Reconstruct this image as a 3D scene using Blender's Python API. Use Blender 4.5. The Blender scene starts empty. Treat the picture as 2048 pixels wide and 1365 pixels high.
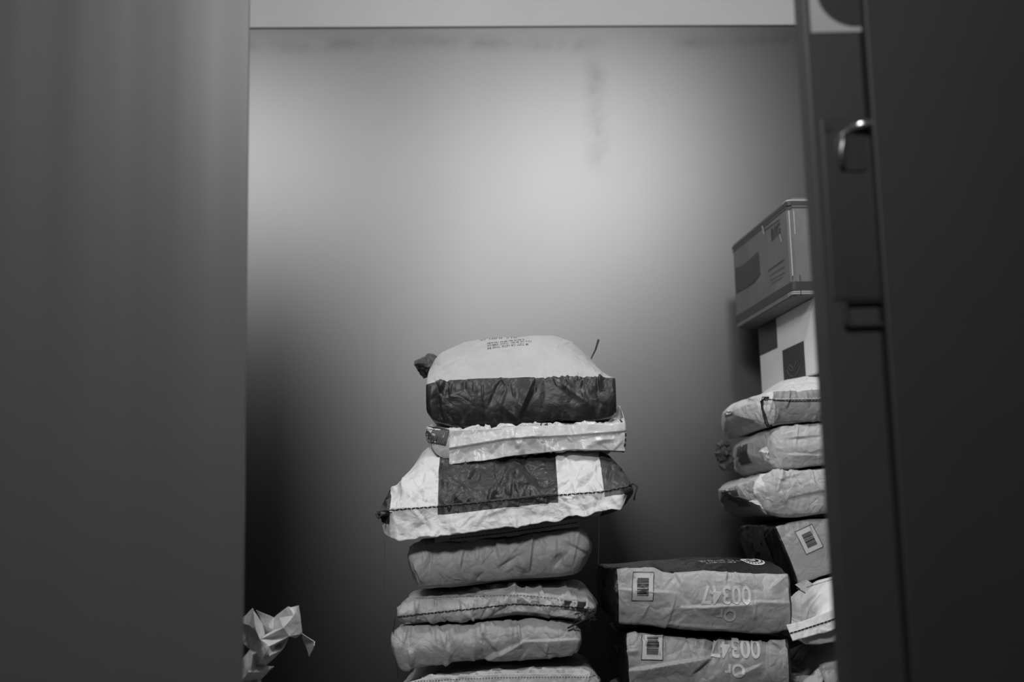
import bpy, bmesh, math, random
import numpy as np
from mathutils import Vector, Matrix
from mathutils.bvhtree import BVHTree

sc = bpy.context.scene
C = sc.collection

# ------------------------------------------------------------------ camera
CAM = np.array([0.0, 0.0, 0.95])
FPX = 2400.0
PITCH = math.atan(368 / 2400)
ROLL = math.radians(1.37)
_f = np.array([0, math.cos(PITCH), math.sin(PITCH)])
_r0 = np.array([1.0, 0, 0])
_u0 = np.array([0, -math.sin(PITCH), math.cos(PITCH)])
_r = _r0 * math.cos(ROLL) - _u0 * math.sin(ROLL)
_u = _u0 * math.cos(ROLL) + _r0 * math.sin(ROLL)
cd = bpy.data.cameras.new('camera')
cam = bpy.data.objects.new('camera', cd)
C.objects.link(cam)
sc.camera = cam
cd.sensor_width = 36.0
cd.lens = 36.0 * FPX / 2048
cd.clip_start = 0.05
cam.matrix_world = Matrix(((_r[0], _u[0], -_f[0], CAM[0]), (_r[1], _u[1], -_f[1], CAM[1]), (_r[2], _u[2], -_f[2], CAM[2]), (0, 0, 0, 1)))
cd.dof.use_dof = True
cd.dof.focus_distance = 2.62
cd.dof.aperture_fstop = 42.2 / 1000 / 0.020

sc.view_settings.view_transform = 'Standard'
sc.view_settings.look = 'None'
sc.view_settings.gamma = 1.0
sc.view_settings.exposure = 0.0
sc.view_settings.use_curve_mapping = False

# ------------------------------------------------------------------ light
w = bpy.data.worlds.new('world'); sc.world = w
w.use_nodes = True
w.node_tree.nodes['Background'].inputs[0].default_value = (1, 1, 1, 1)
w.node_tree.nodes['Background'].inputs[1].default_value = 0.055

def area(name, loc, target, sx, sy, power):
    l = bpy.data.lights.new(name, 'AREA'); l.shape = 'RECTANGLE'; l.size = sx; l.size_y = sy; l.energy = power
    o = bpy.data.objects.new(name, l); C.objects.link(o); o.location = loc
    o.rotation_euler = (Vector(target) - Vector(loc)).to_track_quat('-Z', 'Y').to_euler()
    return o
def bulb(name, loc, r, power):
    l = bpy.data.lights.new(name, 'POINT'); l.shadow_soft_size = r; l.energy = power
    o = bpy.data.objects.new(name, l); C.objects.link(o); o.location = loc
    return o
bulb('ceiling_light_room', (0.52, 2.02, 2.42), 0.09, 36.0)
bulb('ceiling_light_corner', (-0.95, 2.3, 2.42), 0.09, 22.0)
area('ceiling_light_passage', (-0.42, -0.4, 2.70), (0.0, 2.2, 0.9), 0.8, 0.35, 46.0)

# ------------------------------------------------------------------ helpers
def ray(px, py):
    d = _f + _r * ((px - 1024) / FPX) + _u * ((682.5 - py) / FPX)
    return d
def at(px, py, Y):
    d = ray(px, py)
    return CAM + d * (Y / d[1])

def tag(o, label=None, cat=None, group=None, kind=None):
    if label: o['label'] = label
    if cat: o['category'] = cat
    if group: o['group'] = group
    if kind: o['kind'] = kind
    return o
def empty(name, loc=(0, 0, 0), rz=0):
    o = bpy.data.objects.new(name, None); C.objects.link(o)
    o.location = loc; o.rotation_euler = (0, 0, rz); o.empty_display_size = 0.05
    return o
def obj(name, verts, faces, mats, parent=None, smooth=True, mi=None, uv=None, loc=None, rz=0):
    me = bpy.data.meshes.new(name)
    me.from_pydata([tuple(map(float, v)) for v in verts], [], [tuple(map(int, f)) for f in faces])
    if not isinstance(mats, (list, tuple)): mats = [mats]
    for m in mats: me.materials.append(m)
    if smooth: me.polygons.foreach_set('use_smooth', [True] * len(me.polygons))
    if mi is not None: me.polygons.foreach_set('material_index', list(mi))
    if uv is not None:
        ul = me.uv_layers.new(name='UVMap')
        idx = np.zeros(len(me.loops), dtype=np.int32); me.loops.foreach_get('vertex_index', idx)
        ul.data.foreach_set('uv', np.asarray(uv, dtype=np.float32)[idx].ravel())
    me.update()
    o = bpy.data.objects.new(name, me); C.objects.link(o)
    if loc is not None: o.location = loc; o.rotation_euler = (0, 0, rz)
    o.parent = parent
    return o
def box_vf(x0, x1, y0, y1, z0, z1):
    v = [(x, y, z) for z in (z0, z1) for y in (y0, y1) for x in (x0, x1)]
    f = [(0, 2, 3, 1), (4, 5, 7, 6), (0, 1, 5, 4), (2, 6, 7, 3), (0, 4, 6, 2), (1, 3, 7, 5)]
    return v, f
class MB:
    def __init__(s): s.v = []; s.f = []; s.m = []
    def add(s, v, f, m=0):
        n = len(s.v); s.v += [tuple(p) for p in v]; s.f += [tuple(i + n for i in q) for q in f]; s.m += [m] * len(f); return s
    def box(s, *a, m=0): return s.add(*box_vf(*a), m)
    def tube(s, pts, r, n=6, m=0):
        pts = [Vector(p) for p in pts]; V = []; F = []
        rr = r if isinstance(r, (list, tuple)) else [r] * len(pts)
        for i, p in enumerate(pts):
            t = (pts[min(i + 1, len(pts) - 1)] - pts[max(i - 1, 0)]).normalized()
            a = t.cross(Vector((0.13, 0.2, 1)) if abs(t.z) < .9 else Vector((1, 0.1, 0))).normalized(); b = t.cross(a)
            for k in range(n):
                q = 2 * math.pi * k / n
                V.append(p + (a * math.cos(q) + b * math.sin(q)) * rr[i])
        for i in range(len(pts) - 1):
            for k in range(n):
                F.append((i * n + k, i * n + (k + 1) % n, (i + 1) * n + (k + 1) % n, (i + 1) * n + k))
        F.append(tuple(range(n))[::-1]); F.append(tuple(range((len(pts) - 1) * n, len(pts) * n)))
        return s.add(V, F, m)
    def build(s, name, mats, parent=None, smooth=False, bevel=0, **k):
        o = obj(name, s.v, s.f, mats, parent, smooth, s.m, **k)
        if bevel:
            b = o.modifiers.new('bevel', 'BEVEL'); b.width = bevel; b.segments = 2; b.limit_method = 'ANGLE'
        return o

# ------------------------------------------------------------------ value noise
def _hash(ix, iy, s):
    n = np.sin(ix * 127.1 + iy * 311.7 + s * 74.7) * 43758.5453
    return n - np.floor(n)
def vnoise(x, y, s=0):
    ix = np.floor(x); iy = np.floor(y); fx = x - ix; fy = y - iy
    fx = fx * fx * (3 - 2 * fx); fy = fy * fy * (3 - 2 * fy)
    a = _hash(ix, iy, s); b = _hash(ix + 1, iy, s); c = _hash(ix, iy + 1, s); d = _hash(ix + 1, iy + 1, s)
    return (a + (b - a) * fx) * (1 - fy) + (c + (d - c) * fx) * fy - 0.5
def fold(U, V, cu, cv, ang, L, w1, w2, amp):
    ca, sa = math.cos(ang), math.sin(ang)
    du = U - cu; dv = V - cv
    t = du * ca + dv * sa; d = -du * sa + dv * ca
    prof = np.where(d > 0, np.maximum(0, 1 - d / w1), np.maximum(0, 1 + d / w2))
    return amp * prof ** 1.15 * np.exp(-(t / L) ** 4)

# ------------------------------------------------------------------ materials
def nt(name):
    m = bpy.data.materials.new(name); m.use_nodes = True
    n = m.node_tree.nodes; l = m.node_tree.links
    return m, n, l, n['Principled BSDF']
def g(v): return (v, v, v, 1)
def plain(name, c, rough=0.6, metal=0.0, var=0.12, scale=9.0, bump=0.0, bscale=60.0):
    m, n, l, b = nt(name)
    b.inputs['Roughness'].default_value = rough; b.inputs['Metallic'].default_value = metal
    tc = n.new('ShaderNodeTexCoord')
    no = n.new('ShaderNodeTexNoise'); no.inputs['Scale'].default_value = scale; no.inputs['Detail'].default_value = 5
    l.new(tc.outputs['Object'], no.inputs['Vector'])
    cr = n.new('ShaderNodeMapRange'); cr.inputs['From Min'].default_value = 0.3; cr.inputs['From Max'].default_value = 0.7
    cr.inputs['To Min'].default_value = c * (1 - var); cr.inputs['To Max'].default_value = c * (1 + var)
    l.new(no.outputs['Fac'], cr.inputs['Value']); l.new(cr.outputs[0], b.inputs['Base Color'])
    if bump:
        n2 = n.new('ShaderNodeTexNoise'); n2.inputs['Scale'].default_value = bscale; n2.inputs['Detail'].default_value = 6
        l.new(tc.outputs['Object'], n2.inputs['Vector'])
        bp = n.new('ShaderNodeBump'); bp.inputs['Strength'].default_value = bump; bp.inputs['Distance'].default_value = 0.002
        l.new(n2.outputs['Fac'], bp.inputs['Height']); l.new(bp.outputs[0], b.inputs['Normal'])
    return m

def paper(name, base, rects=(), dark=0.03, rough=0.5, wr=0.5, wscale=22.0, worn=0.0):
    """Crumpled sack paper. rects: printed areas (u0,u1,v0,v1[,value]) in the sack's own unrolled sheet
    (u = metres across, v = 0-1 front, 1-2 top, 2-3 back, 3-4 underside)."""
    m, n, l, b = nt(name)
    b.inputs['Roughness'].default_value = rough
    b.inputs['Specular IOR Level'].default_value = 0.4
    tc = n.new('ShaderNodeTexCoord')
    no = n.new('ShaderNodeTexNoise'); no.inputs['Scale'].default_value = 7; no.inputs['Detail'].default_value = 8; no.inputs['Roughness'].default_value = .65
    l.new(tc.outputs['Object'], no.inputs['Vector'])
    mr = n.new('ShaderNodeMapRange'); mr.inputs['From Min'].default_value = .25; mr.inputs['From Max'].default_value = .75
    mr.inputs['To Min'].default_value = base * .86; mr.inputs['To Max'].default_value = base * 1.10
    l.new(no.outputs['Fac'], mr.inputs['Value'])
    col = mr.outputs[0]
    sx = n.new('ShaderNodeSeparateXYZ'); l.new(tc.outputs['UV'], sx.inputs[0])
    def M(op, a, bb):
        k = n.new('ShaderNodeMath'); k.operation = op
        for i, q in enumerate((a, bb)):
            if hasattr(q, 'links'): l.new(q, k.inputs[i])
            else: k.inputs[i].default_value = q
        return k.outputs[0]
    for rc in rects:
        u0, u1, v0, v1 = rc[:4]; val = rc[4] if len(rc) > 4 else dark
        f = M('MULTIPLY', M('MULTIPLY', M('GREATER_THAN', sx.outputs[0], u0), M('LESS_THAN', sx.outputs[0], u1)),
              M('MULTIPLY', M('GREATER_THAN', sx.outputs[1], v0), M('LESS_THAN', sx.outputs[1], v1)))
        if worn:   # ink rubbed off in streaks
            mp = n.new('ShaderNodeMapping'); mp.inputs['Scale'].default_value = (38, 38, 11); l.new(tc.outputs['Object'], mp.inputs[0])
            wn = n.new('ShaderNodeTexNoise'); wn.inputs['Scale'].default_value = 1.0; wn.inputs['Detail'].default_value = 6; l.new(mp.outputs[0], wn.inputs['Vector'])
            wr_ = n.new('ShaderNodeMapRange'); wr_.inputs['From Min'].default_value = .50; wr_.inputs['From Max'].default_value = .78
            wr_.inputs['To Min'].default_value = 1; wr_.inputs['To Max'].default_value = 1 - worn; l.new(wn.outputs['Fac'], wr_.inputs['Value'])
            f = M('MULTIPLY', f, wr_.outputs[0])
        mx = n.new('ShaderNodeMix'); mx.data_type = 'FLOAT'
        l.new(f, mx.inputs[0]); l.new(col, mx.inputs[2]); mx.inputs[3].default_value = val
        col = mx.outputs[0]
    l.new(col, b.inputs['Base Color'])
    vo = n.new('ShaderNodeTexVoronoi'); vo.feature = 'DISTANCE_TO_EDGE'; vo.inputs['Scale'].default_value = wscale
    wn = n.new('ShaderNodeTexNoise'); wn.inputs['Scale'].default_value = 14; wn.inputs['Detail'].default_value = 3
    l.new(tc.outputs['Object'], wn.inputs['Vector'])
    va = n.new('ShaderNodeVectorMath'); va.operation = 'MULTIPLY_ADD'; va.inputs[1].default_value = (.12, .12, .12)
    l.new(wn.outputs['Color'], va.inputs[0]); l.new(tc.outputs['Object'], va.inputs[2]); l.new(va.outputs[0], vo.inputs['Vector'])
    vo.inputs['Scale'].default_value = wscale * .6
    v2 = n.new('ShaderNodeTexVoronoi'); v2.feature = 'DISTANCE_TO_EDGE'; v2.inputs['Scale'].default_value = wscale * 1.5; l.new(va.outputs[0], v2.inputs['Vector'])
    n3 = n.new('ShaderNodeTexNoise'); n3.inputs['Scale'].default_value = 30; n3.inputs['Detail'].default_value = 5
    l.new(tc.outputs['Object'], n3.inputs['Vector'])
    s = M('ADD', M('ADD', M('MULTIPLY', vo.outputs['Distance'], 2.4), M('MULTIPLY', v2.outputs['Distance'], .8)), M('MULTIPLY', n3.outputs['Fac'], .45))
    bp = n.new('ShaderNodeBump'); bp.inputs['Strength'].default_value = wr; bp.inputs['Distance'].default_value = .0065
    l.new(s, bp.inputs['Height']); l.new(bp.outputs[0], b.inputs['Normal'])
    return m

KRAFT = paper('kraft_paper', .42)
KRAFT_L = paper('light_kraft_paper', .50)
WHITE = paper('white_paper', .66)
BLACKP = paper('black_printed_paper', .02, rough=.45)
THREAD = plain('stitch_thread_dark', .02, .8)
THREAD_L = plain('stitch_thread_light', .5, .8)
INK = plain('black_ink', .015, .6)
INKW = plain('white_ink', .62, .6)
LABELW = plain('label_paper', .55, .5)

# back wall: sheet steel with grime smears
def steel(name, base, rough, smears=False):
    m, n, l, b = nt(name)
    b.inputs['Metallic'].default_value = 1.0; b.inputs['Roughness'].default_value = rough
    tc = n.new('ShaderNodeTexCoord')
    mp = n.new('ShaderNodeMapping'); mp.inputs['Scale'].default_value = (9, 9, 1.2); l.new(tc.outputs['Object'], mp.inputs[0])
    no = n.new('ShaderNodeTexNoise'); no.inputs['Scale'].default_value = 1.2; no.inputs['Detail'].default_value = 6; l.new(mp.outputs[0], no.inputs['Vector'])
    mr = n.new('ShaderNodeMapRange'); mr.inputs['From Min'].default_value = .3; mr.inputs['From Max'].default_value = .7
    mr.inputs['To Min'].default_value = rough - .03; mr.inputs['To Max'].default_value = rough + .04
    l.new(no.outputs['Fac'], mr.inputs['Value']); l.new(mr.outputs[0], b.inputs['Roughness'])
    col = None
    sx = n.new('ShaderNodeSeparateXYZ'); l.new(tc.outputs['Object'], sx.inputs[0])
    def M(op, *a):
        k = n.new('ShaderNodeMath'); k.operation = op
        for i, q in enumerate(a):
            if hasattr(q, 'links'): l.new(q, k.inputs[i])
            else: k.inputs[i].default_value = q
        return k.outputs[0]
    n2 = n.new('ShaderNodeTexNoise'); n2.inputs['Scale'].default_value = 2.2; n2.inputs['Detail'].default_value = 7; l.new(tc.outputs['Object'], n2.inputs['Vector'])
    v = M('MULTIPLY_ADD', M('SUBTRACT', n2.outputs['Fac'], .5), base * .12, base)
    if smears:
        n4 = n.new('ShaderNodeTexNoise'); n4.inputs['Scale'].default_value = 9; n4.inputs['Detail'].default_value = 8; n4.inputs['Roughness'].default_value = .7
        l.new(tc.outputs['Object'], n4.inputs['Vector'])
        n5 = n.new('ShaderNodeTexNoise'); n5.inputs['Scale'].default_value = 3; l.new(tc.outputs['Object'], n5.inputs['Vector'])
        def streak(coord, c0, width, other, lo, hi, depth, wob):
            d = M('ABSOLUTE', M('SUBTRACT', coord, M('MULTIPLY_ADD', M('SUBTRACT', n5.outputs['Fac'], .5), wob, c0)))
            f = M('SUBTRACT', 1, M('MINIMUM', M('DIVIDE', d, width), 1))
            e = n.new('ShaderNodeMapRange'); e.interpolation_type = 'SMOOTHSTEP'
            e.inputs['From Min'].default_value = lo; e.inputs['From Max'].default_value = lo + .12; l.new(other, e.inputs['Value'])
            e2 = n.new('ShaderNodeMapRange'); e2.interpolation_type = 'SMOOTHSTEP'
            e2.inputs['From Min'].default_value = hi; e2.inputs['From Max'].default_value = hi - .12; l.new(other, e2.inputs['Value'])
            f = M('MULTIPLY', M('MULTIPLY', f, e.outputs[0]), e2.outputs[0])
            nn = n.new('ShaderNodeMapRange'); nn.inputs['From Min'].default_value = .38; nn.inputs['From Max'].default_value = .62; l.new(n4.outputs['Fac'], nn.inputs['Value'])
            return M('SUBTRACT', 1, M('MULTIPLY', M('MULTIPLY', f, nn.outputs[0]), depth))
        v = M('MULTIPLY', v, streak(sx.outputs[0], SM_X, .05, sx.outputs[2], SM_Z0, SM_Z1, .24, .04))
        v = M('MULTIPLY', v, streak(sx.outputs[2], SM_Z, .035, sx.outputs[0], -1.0, .35, .24, .05))
        v = M('MULTIPLY', v, streak(sx.outputs[2], SM_Z + .005, .03, sx.outputs[0], .45, 1.2, .22, .05))
    if smears:
        gb = n.new('ShaderNodeBsdfAnisotropic'); gb.distribution = 'BECKMANN'; gb.inputs['Roughness'].default_value = rough
        l.new(v, gb.inputs['Color']); l.new(gb.outputs[0], n['Material Output'].inputs['Surface'])
    else: l.new(v, b.inputs['Base Color'])
    return m

# ------------------------------------------------------------------ the room
YW = 3.6
_a = at(497, 55, YW); _b = at(1585, 50, YW)
ZJ = float((_a[2] + _b[2]) / 2)   # top of the steel lining
ZC = 2.85
SM_X = float(at(1192, 200, YW)[0]); SM_Z0 = float(at(1192, 365, YW)[2]); SM_Z1 = float(at(1192, 85, YW)[2]); SM_Z = float(at(800, 92, YW)[2])
STEEL = steel('brushed_wall_sheet', .175, .44, True)
STEEL_P = plain('partition_sheet', .085, .42, var=.05, scale=2)
_n = STEEL_P.node_tree.nodes; _l = STEEL_P.node_tree.links     # the sheet is faintly rippled from top to bottom
_t = _n.new('ShaderNodeTexCoord'); _m = _n.new('ShaderNodeMapping'); _m.inputs['Scale'].default_value = (5.5, 5.5, .25); _l.new(_t.outputs['Object'], _m.inputs[0])
_o = _n.new('ShaderNodeTexNoise'); _o.inputs['Scale'].default_value = 1.0; _o.inputs['Detail'].default_value = 1.5; _l.new(_m.outputs[0], _o.inputs['Vector'])
_p = _n.new('ShaderNodeBump'); _p.inputs['Strength'].default_value = 1.0; _p.inputs['Distance'].default_value = .007
_l.new(_o.outputs['Fac'], _p.inputs['Height']); _l.new(_p.outputs[0], _n['Principled BSDF'].inputs['Normal'])
STEEL_P.node_tree.nodes['Principled BSDF'].inputs['Metallic'].default_value = .22
CEIL = plain('ceiling_paint', .62, .7, var=.03, scale=3, bump=.3)
FLOOR = plain('floor_concrete', .06, .7, bump=.4)
DARKP = plain('dark_door_paint', .019, .55, var=.06)
DARKQ = plain('dark_frame_paint', .013, .6, var=.06)
wyaw = math.radians(2.6)
def structure(name, mb, mat, **k):
    o = mb.build(name, mat, **k); o['kind'] = 'structure'; return o
# back wall, slightly out of square
wb = structure('wall_back', MB().box(-1.6, 1.9, 0, .06, 0, ZJ), STEEL, loc=(0, YW, 0), rz=wyaw)
structure('wall_upper', MB().box(-1.6, 1.9, .004, .06, ZJ, ZC), plain('upper_wall_paint', .42, .7, var=.03, scale=3), loc=(0, YW, 0), rz=wyaw)
structure('trim_1', MB().box(-1.6, 1.9, -.003, 0.004, ZJ - .004, ZJ + .0005), DARKQ, loc=(0, YW, 0), rz=wyaw)
structure('ceiling', MB().box(-1.6, 1.9, 1.95, 3.9, ZC, ZC + .06), CEIL)
structure('floor', MB().box(-2.2, 2.2, -1.2, 3.9, -.05, 0), FLOOR)
structure('wall_left', MB().box(-1.5, -1.42, 1.95, 3.9, 0, ZC), STEEL)
structure('wall_right', MB().box(1.42, 1.5, 1.95, 3.9, 0, ZC), STEEL)
# front partition on the left: sheet-metal panel
pe = at(491, 682, 1.87)
structure('wall_front', MB().box(-2.2, float(pe[0]), 1.87, 1.878, 0, 3.0), STEEL_P)

# door on the right, seen on its latch edge, standing ajar
e0 = at(1588 + 41, 682, 1.55)[0]; e1 = at(1742 + 24, 682, 1.50)[0]
door = empty('door_1', (float(e0), 1.50, 0)); door['kind'] = 'structure'
W = float(e1 - e0)
MB().box(0, W, 0, .05, 0, 3.0).build('door_edge', DARKP, door, bevel=.003)
MB().box(W, W + 1.4, -.02, .05, 0, 3.0).build('door_face', DARKQ, door, bevel=.003)
ox = float(e0)
def dl(px, py, y=1.5):
    p = at(px, py, y); return float(p[0]) - ox, float(p[2])
STK = plain('sticker_white', .32, .5, var=.05)
STB = plain('sticker_black', .012, .5)
METL = steel('latch_metal', .07, .45)
METD = plain('latch_recess', .008, .7)
def disc(cx, cz, r, y, n=48):
    v = [(cx, y, cz)] + [(cx + r * math.cos(2 * math.pi * k / n), y, cz + r * math.sin(2 * math.pi * k / n)) for k in range(n)]
    return v, [(0, 1 + k, 1 + (k + 1) % n) for k in range(n)]
x0, z0 = dl(1622, 66); x1, _ = dl(1738, 66)
mb = MB().box(x0, x1, -.0012, 0, z0, z0 + .125)
cx, cz = dl(1709, -20)
r_ = .0515
v, f = disc(cx, cz, r_, -.0022)
v = [(min(p[0], x1), p[1], p[2]) for p in v]
mb.add(v, [q[::-1] for q in f], 1)
for k in range(7):   # worn line of pale lettering across the disc
    mb.box(cx - .038 + k * .0095, cx - .0315 + k * .0095, -.003, -.0023, cz + .012 + (k % 3) * .0006, cz + .020 + (k % 2) * .001, m=0)
st = mb.build('sticker', [STK, STB], door); st['label'] = 'square pale sticker with a black disc'
# strike plate
x0, z1 = dl(1641, 238); x1, _ = dl(1742, 238); _, z0 = dl(1690, 600)
lp = MB().box(x0, x1, -.002, 0, z0, z1).build('latch_plate', METL, door, bevel=.0015)
# recess with rounded corner
rx0, rz1 = dl(1684, 268); rx1, rz0 = dl(1735, 343)
def rrect(x0, x1, z0, z1, r, n=6):
    pts = []
    for cx, cz, a0 in ((x1 - r, z1 - r, 0), (x0 + r, z1 - r, 90), (x0 + r, z0 + r, 180), (x1 - r, z0 + r, 270)):
        for k in range(n + 1):
            a = math.radians(a0 + 90 * k / n); pts.append((cx + r * math.cos(a), cz + r * math.sin(a)))
    return pts
pts = rrect(rx0, rx1, rz0, rz1, .008)
n_ = len(pts)
v = [(p[0], -.0045, p[1]) for p in pts] + [(p[0], -.002, p[1]) for p in pts]
f = [tuple(range(n_))] + [(k, k + n_, (k + 1) % n_ + n_, (k + 1) % n_) for k in range(n_)]
MB().add(v, f).build('latch_recess', METD, door)
# raised lip round the recess: left side and a bright curled tongue on top
mb = MB(); mb.tube([(rx0 - .004, -.006, rz0 + .004), (rx0 - .005, -.008, (rz0 + rz1) / 2), (rx0 - .003, -.008, rz1 - .004), (rx0 + .006, -.006, rz1 + .003)], .0035, 8)
mb.build('latch_rim', steel('rim_metal', .35, .4), lp, smooth=True)
mb = MB(); mb.tube([(rx1 - .020, -.007, rz1 + .004), (rx1 - .008, -.012, rz1 + .008), (rx1 + .010, -.014, rz1 + .009)], [.004, .0055, .004], 10)
mb.build('latch_tongue', steel('polished_tongue', .9, .22), lp, smooth=True)
sx_, sz_ = dl(1655, 258)
v, f = disc(sx_, sz_, .005, -.0035, 20)
MB().add(v, [q[::-1] for q in f]).build('screw', METD, lp)
kx0, kz0 = dl(1688, 657); kx1, kz1 = dl(1768, 602)
mb = MB().box(kx0, kx0 + .005, -.008, 0, kz0, kz1).box(kx0, kx1, -.008, 0, kz0, kz0 + .005).box(kx0, kx1, -.008, 0, kz1 - .003, kz1)
mb.build('door_keeper', METL, door, bevel=.001)

# ------------------------------------------------------------------ sack builder
class Frame:
    """a thing's own frame: origin at (X, Y, Z), turned by yaw; px() reads a point of the photograph onto a plane of it"""
    def __init__(s, px, Y, yaw=0.0, zbase=0.0, py=1050):
        p = at(px, py, Y)
        s.o = np.array([p[0], Y, zbase]); s.yaw = yaw
        s.ex = np.array([math.cos(yaw), math.sin(yaw), 0]); s.ey = np.array([-math.sin(yaw), math.cos(yaw), 0])
    def px(s, px, py, y=0.0):
        d = ray(px, py); o = s.o + s.ey * y
        t = np.dot(o - CAM, s.ey) / np.dot(d, s.ey)
        q = CAM + d * t - s.o
        return float(np.dot(q, s.ex)), float(q[2])

def pl(fr, pts, y=0.0, y2=None):
    xs = []; zs = []
    for a, b in pts:
        x, z = fr.px(a, b, y)
        if y2 is not None: z = fr.px(a, b, y2)[1]
        xs.append(x); zs.append(z)
    return np.array(xs), np.array(zs)

def smooth1(x, X, Z, k=0.012):
    # softened polyline
    return (np.interp(x - k, X, Z) + 2 * np.interp(x, X, Z) + np.interp(x + k, X, Z)) / 4

def sack(fr, top, bot, crest=None, cbot=None, depth=.55, yc=None, re=(.04, .04), rz=(.5, .5), fb=.02, pw=2.0, seed=1,
         nfold=40, namp=.004, npuck=26, pamp=.003, folds=(), res=1.5, lowf=.004, crestd=0.03, backdrop=0.02, sidebulge=.012, kb=.012, slant=(0, 0)):
    rng = random.Random(seed)
    yc = yc if yc is not None else depth * .45
    Xt, Zt = pl(fr, top); Xb, Zb = pl(fr, bot)
    if crest: Xc, Zc = pl(fr, crest, yc)
    else: Xc, Zc = Xt, Zt + crestd
    if cbot: Xq, Zq = pl(fr, cbot, yc)
    xL = min(Xt[0], Xb[0]); xR = max(Xt[-1], Xb[-1])
    NU = int(150 * res); rL, rR = re
    # x stations, dense at the ends
    inner = np.linspace(xL + rL, xR - rR, NU)
    ka = max(6, int(14 * res))
    a = np.linspace(0, math.pi / 2, ka)[:-1]
    xs = np.concatenate([xL + rL * (1 - np.cos(a)), inner, (xR - rR * (1 - np.cos(a)))[::-1]])
    cs = np.concatenate([np.sin(a), np.ones(len(inner)), np.sin(a)[::-1]])
    side = np.concatenate([np.zeros(len(a)), np.full(len(inner), 2), np.ones(len(a))]).astype(int)
    nf, ntp, nb, nu = [max(8, int(q * res)) for q in (34, 60, 16, 26)]
    zt = smooth1(xs, Xt, Zt, kb); zb = smooth1(xs, Xb, Zb, kb); zc = smooth1(xs, Xc, Zc, kb)
    zt = np.maximum(zt, zb + .004)
    zq = smooth1(xs, Xq, Zq, kb) if cbot else zb.copy()
    S = len(xs); rows = []
    vf = np.linspace(0, 1, nf, endpoint=False)
    vt = np.linspace(0, 1, ntp, endpoint=False); vb = np.linspace(0, 1, nb, endpoint=False); vu = np.linspace(0, 1, nu, endpoint=False)
    P = np.zeros((S, nf + ntp + nb + nu, 3)); VV = np.concatenate([vf, 1 + vt, 2 + vb, 3 + vu])
    for i in range(S):
        ys = []; zs = []
        ys.append(-fb * np.sin(math.pi * vf) ** .8); zs.append(zb[i] + (zt[i] - zb[i]) * vf)
        y = vt * depth
        tt = np.where(y < yc, y / yc, (depth - y) / (depth - yc))
        zbt = zt[i] - backdrop
        base = zt[i] + (zbt - zt[i]) * np.clip((y - yc) / (depth - yc), 0, 1)
        ys.append(y); zs.append(base + (zc[i] - base) * (1 - (1 - tt) ** pw))
        zbb = zq[i] + .004
        ys.append(depth + .02 * np.sin(math.pi * vb)); zs.append(zbt + (zbb - zbt) * vb)
        y = depth * (1 - vu)
        tt = np.where(y < yc, y / yc, 1)
        ys.append(y); zs.append(zb[i] + (zq[i] - zb[i]) * (1 - (1 - np.clip(tt, 0, 1)) ** 2))
        ys = np.concatenate(ys); zs = np.concatenate(zs)
        c = cs[i]
        if c < 1:
            r = rL if side[i] == 0 else rR; rzz = rz[0] if side[i] == 0 else rz[1]
            hd = depth / 2; ym = hd
            ky = (hd - r * (1 - c)) / hd
            zm = (zs.max() + zs.min()) / 2
            kz = 1 - rzz * (1 - c)
            ys = ym + (ys - ym) * ky; zs = zm + (zs - zm) * kz
        P[i, :, 0] = xs[i]; P[i, :, 1] = ys; P[i, :, 2] = zs
    # slanted ends (x shifts with depth)
    if slant[0] or slant[1]:
        t = (P[:, :, 0] - xL) / (xR - xL)
        P[:, :, 0] += (slant[0] * (1 - t) + slant[1] * t) * P[:, :, 1]
    # sides belly out at mid height
    # loop smoothing softens the corners a touch
    for _ in range(2):
        P[:, :, 1:] = P[:, :, 1:] * .5 + .25 * (np.roll(P, 1, 1) + np.roll(P, -1, 1))[:, :, 1:]
    # normals
    du = np.gradient(P, axis=0); dv = np.roll(P, -1, 1) - np.roll(P, 1, 1)
    N = np.cross(du, dv); N /= np.linalg.norm(N, axis=2, keepdims=True) + 1e-9
    seg = np.linalg.norm(np.roll(P, -1, 1) - P, axis=2); V = np.cumsum(seg, 1) - seg
    U = P[:, :, 0]
    D = lowf * (vnoise(U * 9, V * 9, seed) + .6 * vnoise(U * 22, V * 22, seed + 3)) * 2
    Hf = float(np.mean(zt - zb)); Wd = xR - xL
    for _ in range(nfold):
        cv = rng.uniform(-.01, Hf * 1.6 + .12); cu = rng.uniform(xL, xR)
        an = rng.gauss(math.pi / 2, .55); s_ = rng.choice((-1, 1))
        w1, w2 = rng.uniform(.003, .007), rng.uniform(.010, .030)
        if rng.random() < .5: w1, w2 = w2, w1
        D += fold(U, V, cu, cv, an, rng.uniform(.012, .045), w1, w2, s_ * rng.uniform(.3, 1) * namp)
    for _ in range(npuck):
        edge = rng.choice((0.0, Hf, Hf)); cu = rng.uniform(xL, xR)
        w1, w2 = rng.uniform(.002, .005), rng.uniform(.006, .016)
        if rng.random() < .5: w1, w2 = w2, w1
        D += fold(U, V, cu, edge + rng.uniform(-.015, .015), math.pi / 2 + rng.gauss(0, .35), rng.uniform(.01, .028), w1, w2, rng.choice((-1, 1)) * rng.uniform(.3, 1) * pamp)
    # folds traced where the photograph shows them: ((px,py),(px,py), amp mm, w1, w2)
    Xl = P[:, :, 0]; Zl = P[:, :, 2]; frontm = ((VV > -.01) & (VV < 1.35))[None, :]
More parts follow.
